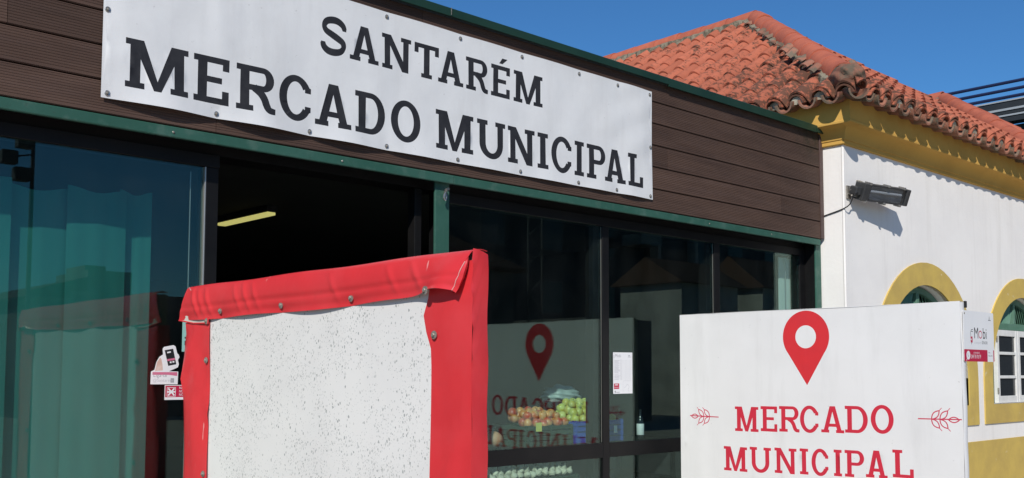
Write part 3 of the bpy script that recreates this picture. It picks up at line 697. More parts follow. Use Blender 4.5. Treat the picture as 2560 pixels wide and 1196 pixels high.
# windows
def arched_window(cx):
    y0 = WY+0.085
    outer = archpts(cx, RO, 1.10); inner = archpts(cx, RI, ZS)
    n = len(outer); V = []; 
    for (x, z) in outer: V.append((x, WY-0.014, z))
    for (x, z) in inner: V.append((x, WY-0.014, z))
    for (x, z) in outer: V.append((x, WY+0.002, z))
    for (x, z) in inner: V.append((x, WY+0.03, z))
    F = []
    for i in range(n):
        j = (i+1) % n
        F += [(i, j, n+j, n+i), (2*n+i, 2*n+j, j, i), (n+i, n+j, 3*n+j, 3*n+i)]
    win = add('window', V, F, 'ochre', wb)
    bm = bmesh.new(); bm.from_mesh(win.data); bmesh.ops.recalc_face_normals(bm, faces=bm.faces[:]); bm.to_mesh(win.data); bm.free()
    # green fan of slanted louvres above the transom
    ZT = 2.085; rf = RI-0.012; rin = rf-0.055
    P = MB(); a0 = math.asin((ZT-CZ)/rf)
    V = []; F = []; N = 24
    for k in range(N+1):
        t = a0+(math.pi-2*a0)*k/N
        for (rr, yy) in ((rf, y0), (rin, y0), (rin, y0+0.05), (rf, y0+0.05)): V.append((cx+rr*math.cos(t), yy, CZ+rr*math.sin(t)))
    for k in range(N):
        for q in range(4): F.append((4*k+q, 4*k+(q+1) % 4, 4*k+4+(q+1) % 4, 4*k+4+q))
    P.put(V, F).build('fan_frame', 'window_green', win)
    MB().box(cx-rf+0.12, cx+rf-0.12, y0-0.012, y0+0.06, ZT-0.035, ZT+0.035, 0.004).build('transom', 'window_green', win)
    MB().box(cx-0.028, cx+0.028, y0-0.004, y0+0.05, ZT+0.036, CZ+rin+0.01, 0.003).build('fan_post', 'window_green', win)
    for sg in (-1, 1):
        for k in range(13):
            # slats lean towards the post
            xb = 0.035+0.058*k; dx = -0.17; lo = (xb, ZT+0.034); 
            hi = None
            for q in range(1, 60):
                t = q/60; x = xb+dx*t*1.0; z = ZT+0.034+0.36*t
                if x < 0.03 or math.hypot(x, z-CZ) > rin+0.004: break
                hi = (x, z)
            if hi is None or hi[1]-lo[1] < 0.035: continue
            for_ = [(cx+sg*lo[0], lo[1]), (cx+sg*(lo[0]+0.040), lo[1]), (cx+sg*(hi[0]+0.040), hi[1]), (cx+sg*hi[0], hi[1])]
            if math.hypot(hi[0]+0.04, hi[1]-CZ) > rin+0.03: for_[2] = (cx+sg*(hi[0]+0.015), hi[1])
            V = []
            for q, (x, z) in enumerate(for_):
                yy = y0+0.012 if q in (0, 3) else y0+0.036
                V += [(x, yy, z), (x, yy+0.008, z)]
            MB().put(V, [(0, 2, 4, 6), (1, 7, 5, 3), (0, 1, 3, 2), (2, 3, 5, 4), (4, 5, 7, 6), (6, 7, 1, 0)]).build('slat', 'window_green', win)
    MB().box(cx-rf, cx+rf, y0+0.066, y0+0.072, ZS, CZ+RI-0.05).build('backing', 'black', win)
    # green fixed cheeks, white casements of three panes
    zt = ZT-0.037
    for sg in (-1, 1):
        xa, xb = cx+sg*0.815, cx+sg*0.556
        xa, xb = min(xa, xb), max(xa, xb)
        MB().box(xa, xb, y0+0.01, y0+0.045, ZS+0.002, zt, 0.003).build('shutter', 'window_green', win)
        for zz in (1.52, 1.80): MB().box(xa+0.03, xb-0.03, y0-0.002, y0+0.009, zz-0.015, zz+0.015, 0.002).build('shutter_rail', 'window_green', win)
        xa, xb = (cx-0.55, cx-0.003) if sg < 0 else (cx+0.003, cx+0.55)
        lf = MB()
        lf.box(xa, xa+0.055, y0-0.03, y0+0.012, ZS+0.004, zt-0.002, 0.003); lf.box(xb-0.055, xb, y0-0.03, y0+0.012, ZS+0.004, zt-0.002, 0.003)
        for za, zb in ((ZS+0.004, ZS+0.075), (1.545, 1.575), (1.79, 1.82), (zt-0.065, zt-0.002)):
            lf.box(xa+0.055, xb-0.055, y0-0.028, y0+0.010, za, zb, 0.003)
        lf.build('casement', 'window_white', win)
        for za, zb in ((ZS+0.075, 1.545), (1.575, 1.79), (1.82, zt-0.065)):
            MB().box(xa+0.055, xb-0.055, y0-0.012, y0-0.007, za, zb).build('pane', 'far_glass', win)
        for zz in (1.42, 1.95): MB().tube([(xa-0.003 if sg < 0 else xb+0.003, y0-0.034, zz-0.03), (xa-0.003 if sg < 0 else xb+0.003, y0-0.034, zz+0.03)], 0.008, 8).build('hinge', 'dull_steel', win)
for cx in CX[:3]: arched_window(cx)

X0S = [EX, EX+2*HALF-0.35]                     # left eave corners of the two hipped wings
# roof ---------------------------------------------------------------------
PITCHT, EXPO, TLEN = 0.2115, 0.36, 0.43
rf_ = MB()
def slope_pt(xe, ye): return (xe, ye)
# decks under the tiles (two hipped wings side by side)
for k in range(2):
    x0 = X0S[k]; x1 = x0+2*HALF; xa = x0+HALF
    dz = -0.045; iz = EZ+0.22*math.tan(ALPHA)+dz
    V = [(x0+0.22, EY+0.22, iz), (x1-0.22, EY+0.22, iz), (xa, AY, AZ+dz), (x0+0.22, 9.5, iz), (xa, 9.5, AZ+dz), (x1-0.22, 9.5, iz)]
    rf_.put(V, [(0, 1, 2), (0, 2, 4, 3), (1, 5, 4, 2)])
roof = rf_.build('roof', 'mortar', wb, fix=False)
def tile_profile(n=18):
    P = []
    for k in range(n):
        u = k/(n-1)
        if u <= 0.76: z = 0.084*math.sin(math.pi*u/0.76)**0.60
        else: z = -0.036*math.sin(math.pi*(u-0.76)/0.24)**0.7
        P.append((u*(PITCHT+0.012), z))
    return P
def tile_mesh():
    P = tile_profile(); n = len(P); th = 0.018
    V = []; 
    for (yy, lift) in ((0.0, 0.023), (TLEN, 0.0)):
        V += [(x, yy, z+lift+th) for x, z in P]
        V += [(x, yy, z+lift) for x, z in P]
    F = []
    for i in range(n-1):
        F += [(i, i+1, 2*n+i+1, 2*n+i), (n+i+1, n+i, 3*n+i, 3*n+i+1), (n+i, n+i+1, i+1, i)]
    F += [(0, 2*n, 3*n, n), (n-1, 2*n-1, 4*n-1, 3*n-1)]
    me = bpy.data.meshes.new('tile'); me.from_pydata(V, [], F); me.materials.append(MATS['terracotta']); me.materials.append(MATS['pan_shade_dirt'])
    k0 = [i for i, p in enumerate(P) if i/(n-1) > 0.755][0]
    for i in range(k0, n-1): me.polygons[3*i].material_index = 1          # pan faces darkened: shade of the deep groove painted in, along with dirt
    me.polygons.foreach_set('use_smooth', [True]*len(me.polygons)); me.set_sharp_from_angle(angle=R(40)); me.update()
    return me
TILE = tile_mesh()
RB = wloc(roof)
ca, sa = math.cos(ALPHA), math.sin(ALPHA)
FRONT = Matrix(((1, 0, 0), (0, ca, -sa), (0, sa, ca)))            # columns: across, up-slope, normal
LEFT = Matrix(((0, ca, -sa), (-1, 0, 0), (0, sa, ca)))
def hidden_by_fascia(p):
    d = Vector(p)-CAM
    if p[1] <= 0: return False
    t = (0-CAM.y)/d.y; q = CAM+d*t
    return q.x < 7.45 and q.z < 3.60
count = {'tile': 0}
rest = MB()
def put_tile(org, Rm, clips):
    """clips: list of (point, normal) keep the side the normal points to"""
    jit = Matrix.Rotation(random.uniform(-0.012, 0.012), 3, 'Z') @ Matrix.Rotation(random.uniform(-0.008, 0.008), 3, 'X')
    Mx = (Rm @ jit).to_4x4(); Mx.translation = Vector(org)+(Rm.col[2]*random.uniform(-0.002, 0.004))
    cs = [Mx @ Vector(v) for v in ((0, 0, 0), (PITCHT, 0, 0), (0, TLEN, 0), (PITCHT, TLEN, 0))]
    need = []
    for (pp, nn) in clips:
        dd = [(c-Vector(pp)).dot(Vector(nn)) for c in cs]
        if max(dd) <= 0.0: return
        if min(dd) < 0: need.append((pp, nn))
    me = TILE
    ctr = sum(cs, Vector())/4
    individual = count['tile'] < 288 and not hidden_by_fascia(ctr+Vector((0, 0, 0.06)))
    if need or not individual:
        bm = bmesh.new(); bm.from_mesh(TILE)
        Mi = Mx.inverted()
        for (pp, nn) in need:
            bmesh.ops.bisect_plane(bm, geom=bm.verts[:]+bm.edges[:]+bm.faces[:], dist=1e-5, plane_co=Mi @ Vector(pp), plane_no=(Mi.to_3x3() @ Vector(nn)), clear_inner=True)
        if not bm.faces: bm.free(); return
        if not individual:
            bm.verts.index_update()
            for mi in (0, 1):
                fl = [tuple(v.index for v in f.verts) for f in bm.faces if f.material_index == mi]
                rest.put([tuple(Mx @ v.co) for v in bm.verts], fl, mi)
            bm.free(); return
        me = bpy.data.meshes.new('tile'); bm.to_mesh(me); bm.free(); me.materials.append(MATS['terracotta']); me.materials.append(MATS['pan_shade_dirt'])
    o = link('tile', me, roof); o.matrix_local = Matrix.Translation(-RB) @ Mx; count['tile'] += 1
SL = math.hypot(HALF, AZ-EZ); NR = int(SL/EXPO)+1
def left_slope(k, ymax):
    x0 = X0S[k]
    hipc = [((x0, EY, 0), (-1, 1, 0))]
    valley = [] if k == 0 else [((x0+0.02, 0, 0), (1, 0, 0))]
    top = [((x0+HALF-0.02, 0, 0), (-1, 0, 0))]
    ncol = int((ymax-EY)/PITCHT)
    for rrow in range(NR):
        for c in range(-1, ncol):
            s_ = rrow*EXPO+0.07
            y = EY+(c+1)*PITCHT
            put_tile((x0+s_*ca, y, EZ+s_*sa), LEFT, hipc+valley+top)
def front_slope(k, xmax):
    x0 = X0S[k]
    clips = [((x0, EY, 0), (1, -1, 0)), ((x0+2*HALF, EY, 0), (-1, -1, 0))]
    for rrow in range(NR):
        for c in range(0, int(2*HALF/PITCHT)+1):
            s_ = rrow*EXPO+0.07; x = x0+c*PITCHT
            if x > xmax: continue
            put_tile((x, EY+s_*ca, EZ+s_*sa), FRONT, clips)
left_slope(0, 6.6); front_slope(0, 99); left_slope(1, 3.6); front_slope(1, 16.4)
if rest.v:
    o = rest.build('tile_field', ['terracotta', 'pan_shade_dirt'], roof, True, fix=False); o['kind'] = 'stuff'
# hip and ridge tiles: tapered half-round covers bedded in mortar
def barrel(r0, r1, ln, th=0.014, n=10, a0=-8, a1=188):
    V = []; F = []
    for (yy, rr) in ((0, r0), (ln, r1)):
        for q in (rr, rr-th):
            for k in range(n+1):
                t = R(a0+(a1-a0)*k/n); V.append((q*math.cos(t), yy, q*math.sin(t)))
    m_ = n+1
    for k in range(n):
        F += [(k, k+1, 2*m_+k+1, 2*m_+k), (m_+k+1, m_+k, 3*m_+k, 3*m_+k+1), (m_+k, m_+k+1, k+1, k), (2*m_+k, 2*m_+k+1, 3*m_+k+1, 3*m_+k)]
    F += [(0, 2*m_, 3*m_, m_), (n, m_+n, 3*m_+n, 2*m_+n)]
    return V, F
def barrel_mesh(name, m_, *a, **k):
    V, F = barrel(*a, **k); me = bpy.data.meshes.new(name); me.from_pydata(V, [], F); me.materials.append(MATS[m_])
    bm = bmesh.new(); bm.from_mesh(me); bmesh.ops.recalc_face_normals(bm, faces=bm.faces[:]); bm.to_mesh(me); bm.free()
    me.polygons.foreach_set('use_smooth', [True]*len(me.polygons)); me.set_sharp_from_angle(angle=R(40)); return me
HIP = barrel_mesh('hip_tile', 'hip_terracotta', 0.121, 0.111, 0.44)
def frame_along(d, upv=(0, 0, 1)):
    d = Vector(d).normalized(); x = d.cross(Vector(upv)).normalized(); z = x.cross(d)
    return Matrix((x, d, z)).transposed()
def run_ridge(p0, p1, lift=0.02, step=0.36, skip=0.0):
    p0, p1 = Vector(p0), Vector(p1); d = p1-p0; L = d.length; d.normalize(); Rm = frame_along(d); q = skip
    while q < L-0.30:
        M = (Rm @ Matrix.Rotation(random.uniform(-0.03, 0.03), 3, 'Y') @ Matrix.Rotation(random.uniform(-0.008, 0.008), 3, 'X')).to_4x4()
        M.translation = p0+d*q+Rm.col[2]*(lift+random.uniform(-0.004, 0.006))-RB
        o = link('hip_tile', HIP, roof); o.matrix_local = M; q += step
    # mortar bedding along both flanks
    mb = MB(); N = int(L/0.05); V = []; F = []
    for i in range(N+1):
        c = p0+d*(L*i/N)
        for sg in (-1, 1):
            for (a, b2) in ((0.085, 0.056), (0.150, 0.036), (0.158, -0.07), (0.085, -0.07)):
                V.append(tuple(c+Rm.col[0]*sg*(a+random.uniform(-0.016, 0.022))+Rm.col[2]*(b2-0.018+random.uniform(-0.012, 0.012))))
    for i in range(N):
        for s_ in range(2):
            for q_ in range(4):
                a = i*8+s_*4; F.append((a+q_, a+(q_+1) % 4, a+8+(q_+1) % 4, a+8+q_))
    mb.put(V, F).build('mortar_bed', 'mortar', roof)
for k in range(2):
    x0 = X0S[k]; xa = x0+HALF
    run_ridge((x0+0.27, EY+0.27, EZ+0.27*math.tan(ALPHA)+0.045), (xa, AY, AZ+0.045))
    if k == 0: run_ridge((x0+2*HALF-0.10, EY+0.10, EZ+0.02), (xa, AY, AZ-0.02))
    else: run_ridge((x0+2*HALF-1.2, EY+1.2, EZ+1.2*math.tan(ALPHA)+0.035), (xa, AY, AZ+0.035))
    run_ridge((xa, AY-0.02, AZ+0.040), (xa, 8.5 if k == 0 else 6.0, AZ+0.045))
# broken shards of tile bedded beside the near hip
for i in range(17):
    t = random.uniform(0.05, 0.95); side = random.choice((0, 0, 1))
    c = Vector((EX+0.13, EY+0.13, EZ+0.14)).lerp(Vector((AX, AY, AZ+0.03)), t)
    c += (Vector((-0.10, 0.12, 0)) if side == 0 else Vector((0.12, -0.10, 0)))*random.uniform(1.0, 1.35)+Vector((0, 0, 0.01))
    V, F = barrel(0.055, 0.05, random.uniform(0.08, 0.16), 0.012, 5, random.uniform(0, 40), random.uniform(110, 180))
    M = (LEFT if side == 0 else FRONT) @ Matrix.Rotation(random.uniform(-0.6, 0.6), 3, 'Z') @ Matrix.Rotation(random.uniform(-0.25, 0.35), 3, 'X')
    MB().put([tuple(M @ Vector(v)+c) for v in V], F).build('shard', 'old_terracotta', roof, True)
# eaves: upturned pan tiles with mortar-stopped covers
PAN = barrel_mesh('eave_pan', 'old_terracotta', 0.082, 0.076, 0.46, 0.015, 10, 180, 360)
COV = barrel_mesh('eave_cover', 'terracotta', 0.078, 0.074, 0.44, 0.014, 9, 0, 180)
def plug_mesh():
    n = 9; V = [(0, 0, -0.004)]+[(0.066*math.cos(math.pi*k/n), 0, 0.062*math.sin(math.pi*k/n)) for k in range(n+1)]
    V += [(x, 0.05, z) for x, y, z in V]; m_ = n+2
    F = [(0, k+1, k+2) for k in range(n)]+[(k+1, m_+k+1, m_+k+2, k+2) for k in range(n)]+[(0, m_, m_+1, 1), (0, n+1, m_+n+1, m_)]
    me = bpy.data.meshes.new('mortar_plug'); me.from_pydata(V, [], F); me.materials.append(MATS['plug_mortar'])
    bm = bmesh.new(); bm.from_mesh(me); bmesh.ops.recalc_face_normals(bm, faces=bm.faces[:]); bm.to_mesh(me); bm.free(); return me
PLUG = plug_mesh()
TI = R(14)
def eave_set(base, Rz, i):
    T = Matrix.Rotation(Rz, 3, 'Z') @ Matrix.Rotation(TI+random.uniform(-0.03, 0.03), 3, 'X')
    j = lambda a: random.uniform(-a, a)
    for nm, me, off in (('eave_pan', PAN, (0, 0.0, 0.085)), ('eave_cover', COV, (PITCHT/2, 0.015, 0.066)), ('mortar_plug', PLUG, (PITCHT/2, 0.05+j(0.02), 0.067))):
        o = link(nm, me, roof); M = (T @ Matrix.Rotation(j(0.04), 3, 'Y')).to_4x4()
        M.translation = Vector(base)+Matrix.Rotation(Rz, 3, 'Z') @ Vector((off[0]+j(0.004), off[1]+j(0.010), off[2]+j(0.003)))-RB
        o.matrix_local = M
ZE = 3.742
for i in range(41): eave_set((EX+0.188+i*PITCHT, EY-0.005, ZE-0.010), 0.0, i)
for i in range(7): eave_set((EX-0.005, EY+0.2345+PITCHT*i, ZE-0.010), -math.pi/2, i)
# bedding that fills the joint between eave course and cornice
MB().box(EX+0.27, 17.7, EY+0.17, EY+0.30, 3.74, 3.84).build('eave_bed', 'mortar', roof)
MB().box(EX+0.17, EX+0.27, EY+0.17, 2.0, 3.74, 3.84).build('eave_bed', 'mortar', roof)
# corner: one big pan set on the diagonal and a lump of mortar closing the hip
Cm = Matrix.Rotation(-math.pi/4, 3, 'Z') @ Matrix.Rotation(TI, 3, 'X')
o = link('eave_pan', PAN, roof); M = Cm.to_4x4(); M.translation = Vector((EX-0.02, EY-0.02, ZE+0.062))-RB; o.matrix_local = M
bm = bmesh.new(); bmesh.ops.create_icosphere(bm, subdivisions=4, radius=1.0)
for v in bm.verts:
    c = v.co.copy(); nz = math.sin(c.x*5+1)*math.sin(c.y*6)*math.sin(c.z*7+2)
    q = c*(1+0.10*nz+0.05*math.sin(13*c.x+7*c.z)+random.uniform(-.02, .02))
    v.co = Matrix.Rotation(-math.pi/4, 3, 'Z') @ Vector((q.x*0.140, q.y*0.235, q.z*0.115))+Vector((EX+0.205, EY+0.205, EZ+0.205))-RB
me = bpy.data.meshes.new('mortar_lump'); bm.to_mesh(me); bm.free(); me.materials.append(MATS['old_terracotta'])
me.polygons.foreach_set('use_smooth', [True]*len(me.polygons)); link('mortar_lump', me, roof)

# ------------------------------------------------------------------ bulkhead floodlight on the white wall
lamp = thing('wall_lamp', 'grey bulkhead lamp with glass cover bracketed to the white wall', 'lamp', (7.60, WY, 3.08))
A = Vector((7.585, WY-0.105, 3.072)); B = Vector((8.205, WY-0.190, 3.085))
dx = (B-A).normalized(); LL = (B-A).length
tz = Vector((-0.22, -0.90, -0.36)); dn = (tz-dx*tz.dot(dx)).normalized()     # the glass looks down and outwards
dv = dn.cross(dx).normalized()
def LM(l, a, n_): return A+dx*l+dv*a+dn*n_
LMx = Matrix((dx, dv, dn)).transposed().to_4x4(); LMx.translation = A
mat('lamp_body', (0.035, 0.036, 0.038), rough=0.5, spec=0.4, col2=(0.055, 0.055, 0.056), nscale=20)
mat('lamp_reflector', (0.45, 0.46, 0.47), rough=0.35, metal=0.1, col2=(0.20, 0.21, 0.22), nscale=9, stretch=(0.4, 3, 3))
mat('lamp_tube', (0.75, 0.75, 0.74), rough=0.3)
hb = MB()
hb.box(0, LL, -0.070, 0.070, -0.075, -0.020, 0.008, M=LMx)
hb.box(0, 0.085, -0.070, 0.070, -0.022, 0.030, 0.006, M=LMx); hb.box(LL-0.045, LL, -0.070, 0.070, -0.022, 0.030, 0.006, M=LMx)
hb.box(0.083, LL-0.043, -0.070, -0.058, -0.022, 0.022, 0.003, M=LMx); hb.box(0.083, LL-0.043, 0.058, 0.070, -0.022, 0.022, 0.003, M=LMx)
hb.build('housing', 'lamp_body', lamp)
MB().box(0.086, LL-0.046, -0.056, 0.056, -0.018, -0.014, M=LMx).build('reflector', 'lamp_reflector', lamp)
MB().tube([LM(0.10, 0.012, 0.0), LM(LL-0.09, 0.012, 0.0)], 0.013, 10).build('tube', 'lamp_tube', lamp, True)
MB().box(0.086, LL-0.046, -0.056, 0.056, 0.015, 0.019, M=LMx).build('cover_glass', 'lamp_glass', lamp)
for l in (0.065, LL*0.5, LL-0.10):
    for sg in (-1, 1):
        MB().box(l-0.012, l+0.012, sg*0.074-0.010, sg*0.074+0.010, -0.03, 0.034, 0.003, M=LMx).build('clip', 'steel', lamp)
MB().box(-0.075, 0.002, -0.035, 0.035, -0.060, 0.012, 0.010, M=LMx).build('gland_box', 'lamp_body', lamp)
MB().box(7.530, 7.590, WY-0.014, WY-0.001, 3.02, 3.13, 0.003).build('wall_plate', 'dull_steel', lamp)
br = MB(); br.box(7.535, 7.580, WY-0.075, WY-0.012, 3.055, 3.062, 0.001); br.box(7.535, 7.580, WY-0.075, WY-0.068, 3.03, 3.11, 0.001); br.build('bracket', 'dull_steel', lamp)
MB().tube([(7.512, WY-0.050, 3.085), (7.545, WY-0.050, 3.085)], 0.007, 8).build('bolt', 'steel', lamp, True)
MB().tube(smoothpath([(7.70, WY-0.10, 3.13), (7.715, WY-0.05, 3.175), (7.71, WY-0.012, 3.19)], 4)+[Vector((7.71, WY-0.002, 3.19))], 0.006, 6).build('stay', 'dull_steel', lamp, True)
MB().tube(smoothpath([tuple(LM(-0.05, -0.01, 0.012)), (7.50, WY-0.085, 3.03), (7.492, WY-0.03, 2.945), (7.492, 0.02, 2.885), (7.494, 0.06, 2.845)], 6), 0.0048, 8).build('cable', 'black', lamp, True)

# ================================================================== RED-COVERED NOTICE BOARD
NX = 1.988
nb = thing('notice_board', 'freestanding board in red vinyl cover round a speckled white panel before the doorway', 'notice board', (NX+0.02, -0.98, 0.12))
MB().box(NX+0.004, NX+0.046, -1.958, -0.012, 0.16, 1.962, 0.004).build('frame', 'dull_steel', nb)
for y in (-1.90, -0.07): MB().box(NX+0.01, NX+0.04, y-0.02, y+0.02, 0.12, 0.17).build('foot', 'dull_steel', nb)
# panel face with slight undulation
P = []
for i in range(30):
    y = -0.20-1.60*i/29
    P.append([(NX-0.0005-0.003*math.sin(5*y+1)*math.sin(1.7*z), y, z) for z in [0.20+1.70*j/24 for j in range(25)]])
sheet('panel', P, 0.003, 'speckled_panel', nb)
def strip(name, yf0, yf1, z0, z1, hf, n=34, m_=9, wrap=None, mats='red_vinyl'):
    P = []
    for i in range(n):
        z = z0+(z1-z0)*i/(n-1); row = []
        if wrap: row += wrap(z)
        for j in range(m_):
            a = j/(m_-1); y = yf0(z)+(yf1(z)-yf0(z))*a
            row.append((NX-0.005-hf(a, z), y, z))
        P.append(row)
    return sheet(name, P, 0.0014, mats, nb)
hl = lambda a, z: max(0.0, min(1.0, (1.82-z)/0.12))*hl0(a, z)
hl0 = lambda a, z: 0.010*gss(a-0.45, 0.28)*(0.4+0.6*math.sin(3.1*z+0.4)**2)+0.014*gss((z-1.72)-0.5*(a-0.3), 0.05)+0.009*gss((z-1.60)+0.35*(a-0.5), 0.035)+0.004*math.sin(9*z+4*a)
strip('cover_left', lambda z: -0.004+0.006*math.sin(4*z)+(-0.020*gss(z-1.76, 0.035)), lambda z: -0.236-0.020*max(0, (1.7-z))*0.6+0.003*math.sin(11*z), 0.18, 1.815, hl,
      wrap=lambda z: [(NX+0.05, 0.004, z), (NX+0.01, 0.006, z)])
hr = lambda a, z: 0.006*gss(a-0.5, 0.3)*(0.5+0.5*math.sin(2.3*z))+0.003*math.sin(7*z+3*a)+0.006*gss((z-1.30)-0.5*(a-.5), 0.05)*gss(a-.5, .35)
strip('cover_right', lambda z: -1.762+0.042*gss(z-1.765, 0.055)+0.008*gss(z-1.85, 0.03), lambda z: -1.964, 0.18, 1.94, hr, wrap=None)
# end of the board: the cover's gathered return
P = []
for i in range(60):
    z = 0.18+1.795*i/59; row = []
    for j in range(7):
        a = j/6; x = NX-0.010+0.062*a
        pk = 0.0035*math.sin(70*(z+0.35*a))*gss(a-0.1, 0.5)*gss(z-1.85, 0.22)+0.002*math.sin(23*z+2*a)
        row.append((x, -1.9665-0.0012*math.sin(math.pi*a)-1.4*pk, z-0.010*(1-math.cos(a*2))*(i == 59)))
    P.append(row)
sheet('cover_end', P, 0.0014, 'red_vinyl', nb)
# top flap: folded over the top rail, hanging down the face, puffed out at both corners
SC = [-0.341, -0.836, -1.315, -1.786]
def flap_gap(y):
    xs = [-0.02]+SC
    for a, b2 in zip(xs[:-1], xs[1:]):
        if b2 <= y <= a: return math.sin(math.pi*(y-b2)/(a-b2))
    return 0.0
def flap_pt(s_, t):
    # s_ 0 left .. 1 right ; t 0 back of top .. 1 bottom hem
    top_y = -0.018-(1.966-0.018)*s_
    bot_y = 0.030-(1.985+0.030)*s_ if s_ < 0.93 else None
    yl = 0.052; yr = -1.905
    bot_y = yl+(yr-yl)*s_
    corner_r = gss(s_-0.965, 0.055); corner_l = gss(s_-0.0, 0.05)
    if t < 0.22:
        a = t/0.22
        x = NX+0.050-0.052*a; z = 1.972+0.004*math.sin(math.pi*a)+0.002*math.sin(17*s_)
        return (x, top_y, z)
    a = (t-0.22)/0.78
    y = top_y+(bot_y-top_y)*a
    hang = 0.142+0.006*math.sin(5*s_)+0.004*math.sin(13*s_)
    bulge = 0.013*math.sin(math.pi*min(1, a*1.15))**0.8*(1-0.6*corner_l)+0.004
    bulge += 0.012*flap_gap(y)*a**3
    bulge += 0.052*corner_r*a**1.3+0.012*corner_l*a
    # diagonal drag folds
    for s0, am in ((0.055, 0.008), (0.085, 0.005), (0.12, 0.006), (0.25, 0.004), (0.29, 0.005), (0.33, 0.004), (0.62, 0.003), (0.80, 0.0035), (0.87, 0.004)):
        bulge += 1.25*am*gss(s_-s0-0.075*(a-0.35), 0.0075)*math.sin(math.pi*a)
    bulge -= 0.005*gss(a-0.62, 0.06)*(0.5+0.5*math.sin(3*s_))
    if a > 0.72: bulge -= 0.006*(a-0.72)/0.28*(1-flap_gap(y))*(1-corner_r)
    z = 1.972-hang*a+0.022*corner_r*a**2
    return (NX-0.002-bulge, y, z)
P = [[flap_pt(i/239, j/23) for j in range(24)] for i in range(240)]
sheet('top_flap', P, 0.0016, 'red_vinyl', nb)
# right corner: the flap turned back on itself, open at the bottom
e = [flap_pt(1.0, j/23) for j in range(8, 24)]
P = []
for k, p in enumerate(e):
    a = k/(len(e)-1); p = Vector(p); q = Vector((NX-0.012, -1.952+0.075*a*a, p.z-0.006*a)); m1 = p.lerp(q, 0.45)+Vector((-0.012*a, -0.030*a, -0.006*a))
    m2 = p.lerp(q, 0.8)+Vector((-0.006*a, -0.020*a, -0.004*a))
    P.append([tuple(p+Vector((0, 0.0, 0))), tuple(m1), tuple(m2), tuple(q)])
sheet('corner_fold', P, 0.0014, 'red_vinyl', nb)
MB().tube([Vector(p)+Vector((-0.0016, -0.0006, 0)) for p in e[2:]], 0.0014, 5).build('worn_crease', 'worn_vinyl', nb, True)
# left corner: pocket with pale underside showing below the hem
e = [flap_pt(0.0, j/23) for j in range(5, 24)]
P = []
for k, p in enumerate(e):
    a = k/(len(e)-1); p = Vector(p); q = Vector((NX-0.0125, -0.040-0.19*a, p.z-0.020*a)); m1 = p.lerp(q, 0.5)+Vector((0.004, 0, -0.007*a))
    P.append([tuple(p), tuple(m1), tuple(q)])
sheet('corner_pocket', P, 0.0014, 'vinyl_back', nb)
e0, e1, e2 = Vector(P[-1][0]), Vector(P[-1][1]), Vector(P[-1][2])
MB().tube([e0+Vector((-0.001, 0, -0.002)), e1+Vector((-0.001, 0, -0.003)), e2+Vector((-0.002, -0.004, -0.004)), e2+Vector((-0.003, -0.010, 0.022))], 0.0035, 6).build('pocket_hem', 'red_vinyl', nb, True)
def washer(y, z, x):
    MB().lathe([(0.004, 0.001), (0.0135, 0.001), (0.0135, -0.002), (0.006, -0.0035)], (x, y, z), 'X', 16).build('washer', 'dull_steel', nb, True)
    MB().lathe([(0.0068, -0.002), (0.0068, -0.007), (0.0055, -0.008), (0.001, -0.0065)], (x, y, z), 'X', 6).build('screw', 'dull_steel', nb, True)
for y in SC:
    s_ = (0.052-y)/(0.052+1.905)
    p = min((flap_pt(s_+ds, tt/60) for ds in [q*0.002 for q in range(-12, 13)] for tt in range(30, 61)), key=lambda p: (p[1]-y)**2+(p[2]-1.856)**2)
    washer(p[1], p[2], p[0]-0.003)
washer(-1.786, 1.716, NX-0.013); washer(-0.219, 1.647, NX-0.012); washer(-0.217, 1.164, NX-0.013); washer(-0.222, 1.815, NX-0.016)
washer(-1.786, 1.25, NX-0.013); washer(-1.786, 0.75, NX-0.013); washer(-0.217, 0.68, NX-0.013)

# ================================================================== WHITE TOTEM
TX = 5.48
tt = thing('sign_totem', 'white freestanding panel printed with red map pin and MERCADO MUNICIPAL', 'sign', (TX+0.025, -1.0, 0.12))
tb = MB().box(TX+0.002, TX+0.046, -1.946, -0.060, 0.20, 1.986, 0.006).build('core', 'totem_white', tt)
for y in (-1.88, -0.13): MB().box(TX+0.008, TX+0.04, y-0.025, y+0.025, 0.12, 0.205).build('foot', 'dull_steel', tt)
# face coordinates: u = -y (runs to the right as read), v = z
P0 = textpolys([(c, -a, -b2, z-1.225) for c, a, b2, z in [('M', -.493, -.668, 1.225), ('E', -.685, -.804, 1.232), ('R', -.818, -.96, 1.236), ('C', -.963, -1.087, 1.24), ('A', -1.105, -1.254, 1.244), ('D', -1.26, -1.403, 1.249), ('O', -1.421, -1.559, 1.256)]], 0.157, 1.225, s=.185, h=.112, o=.095)
P0 += textpolys([(c, -a, -b2, z-.969) for c, a, b2, z in [('M', -.405, -.582, .969), ('U', -.602, -.757, .975), ('N', -.782, -.936, .98), ('I', -.958, -1.015, .985), ('C', -1.037, -1.148, .987), ('I', -1.184, -1.235, .991), ('P', -1.254, -1.376, .993), ('A', -1.385, -1.516, 1.0), ('L', -1.547, -1.669, 1.012)]], 0.155, .969, s=.185, h=.112, o=.095)
pc, pr = (1.010, 1.818), 0.160
tip = (1.015, 1.524)
pin = []
PN = 48
dd = math.hypot(tip[0]-pc[0], tip[1]-pc[1]); tang = math.acos(pr/dd)*0.90
a_ = math.atan2(tip[1]-pc[1], tip[0]-pc[0])
rim = [(pc[0]+pr*0.985*math.cos(a_+tang+(2*math.pi-2*tang)*k/PN), pc[1]+pr*math.sin(a_+tang+(2*math.pi-2*tang)*k/PN)) for k in range(PN+1)]
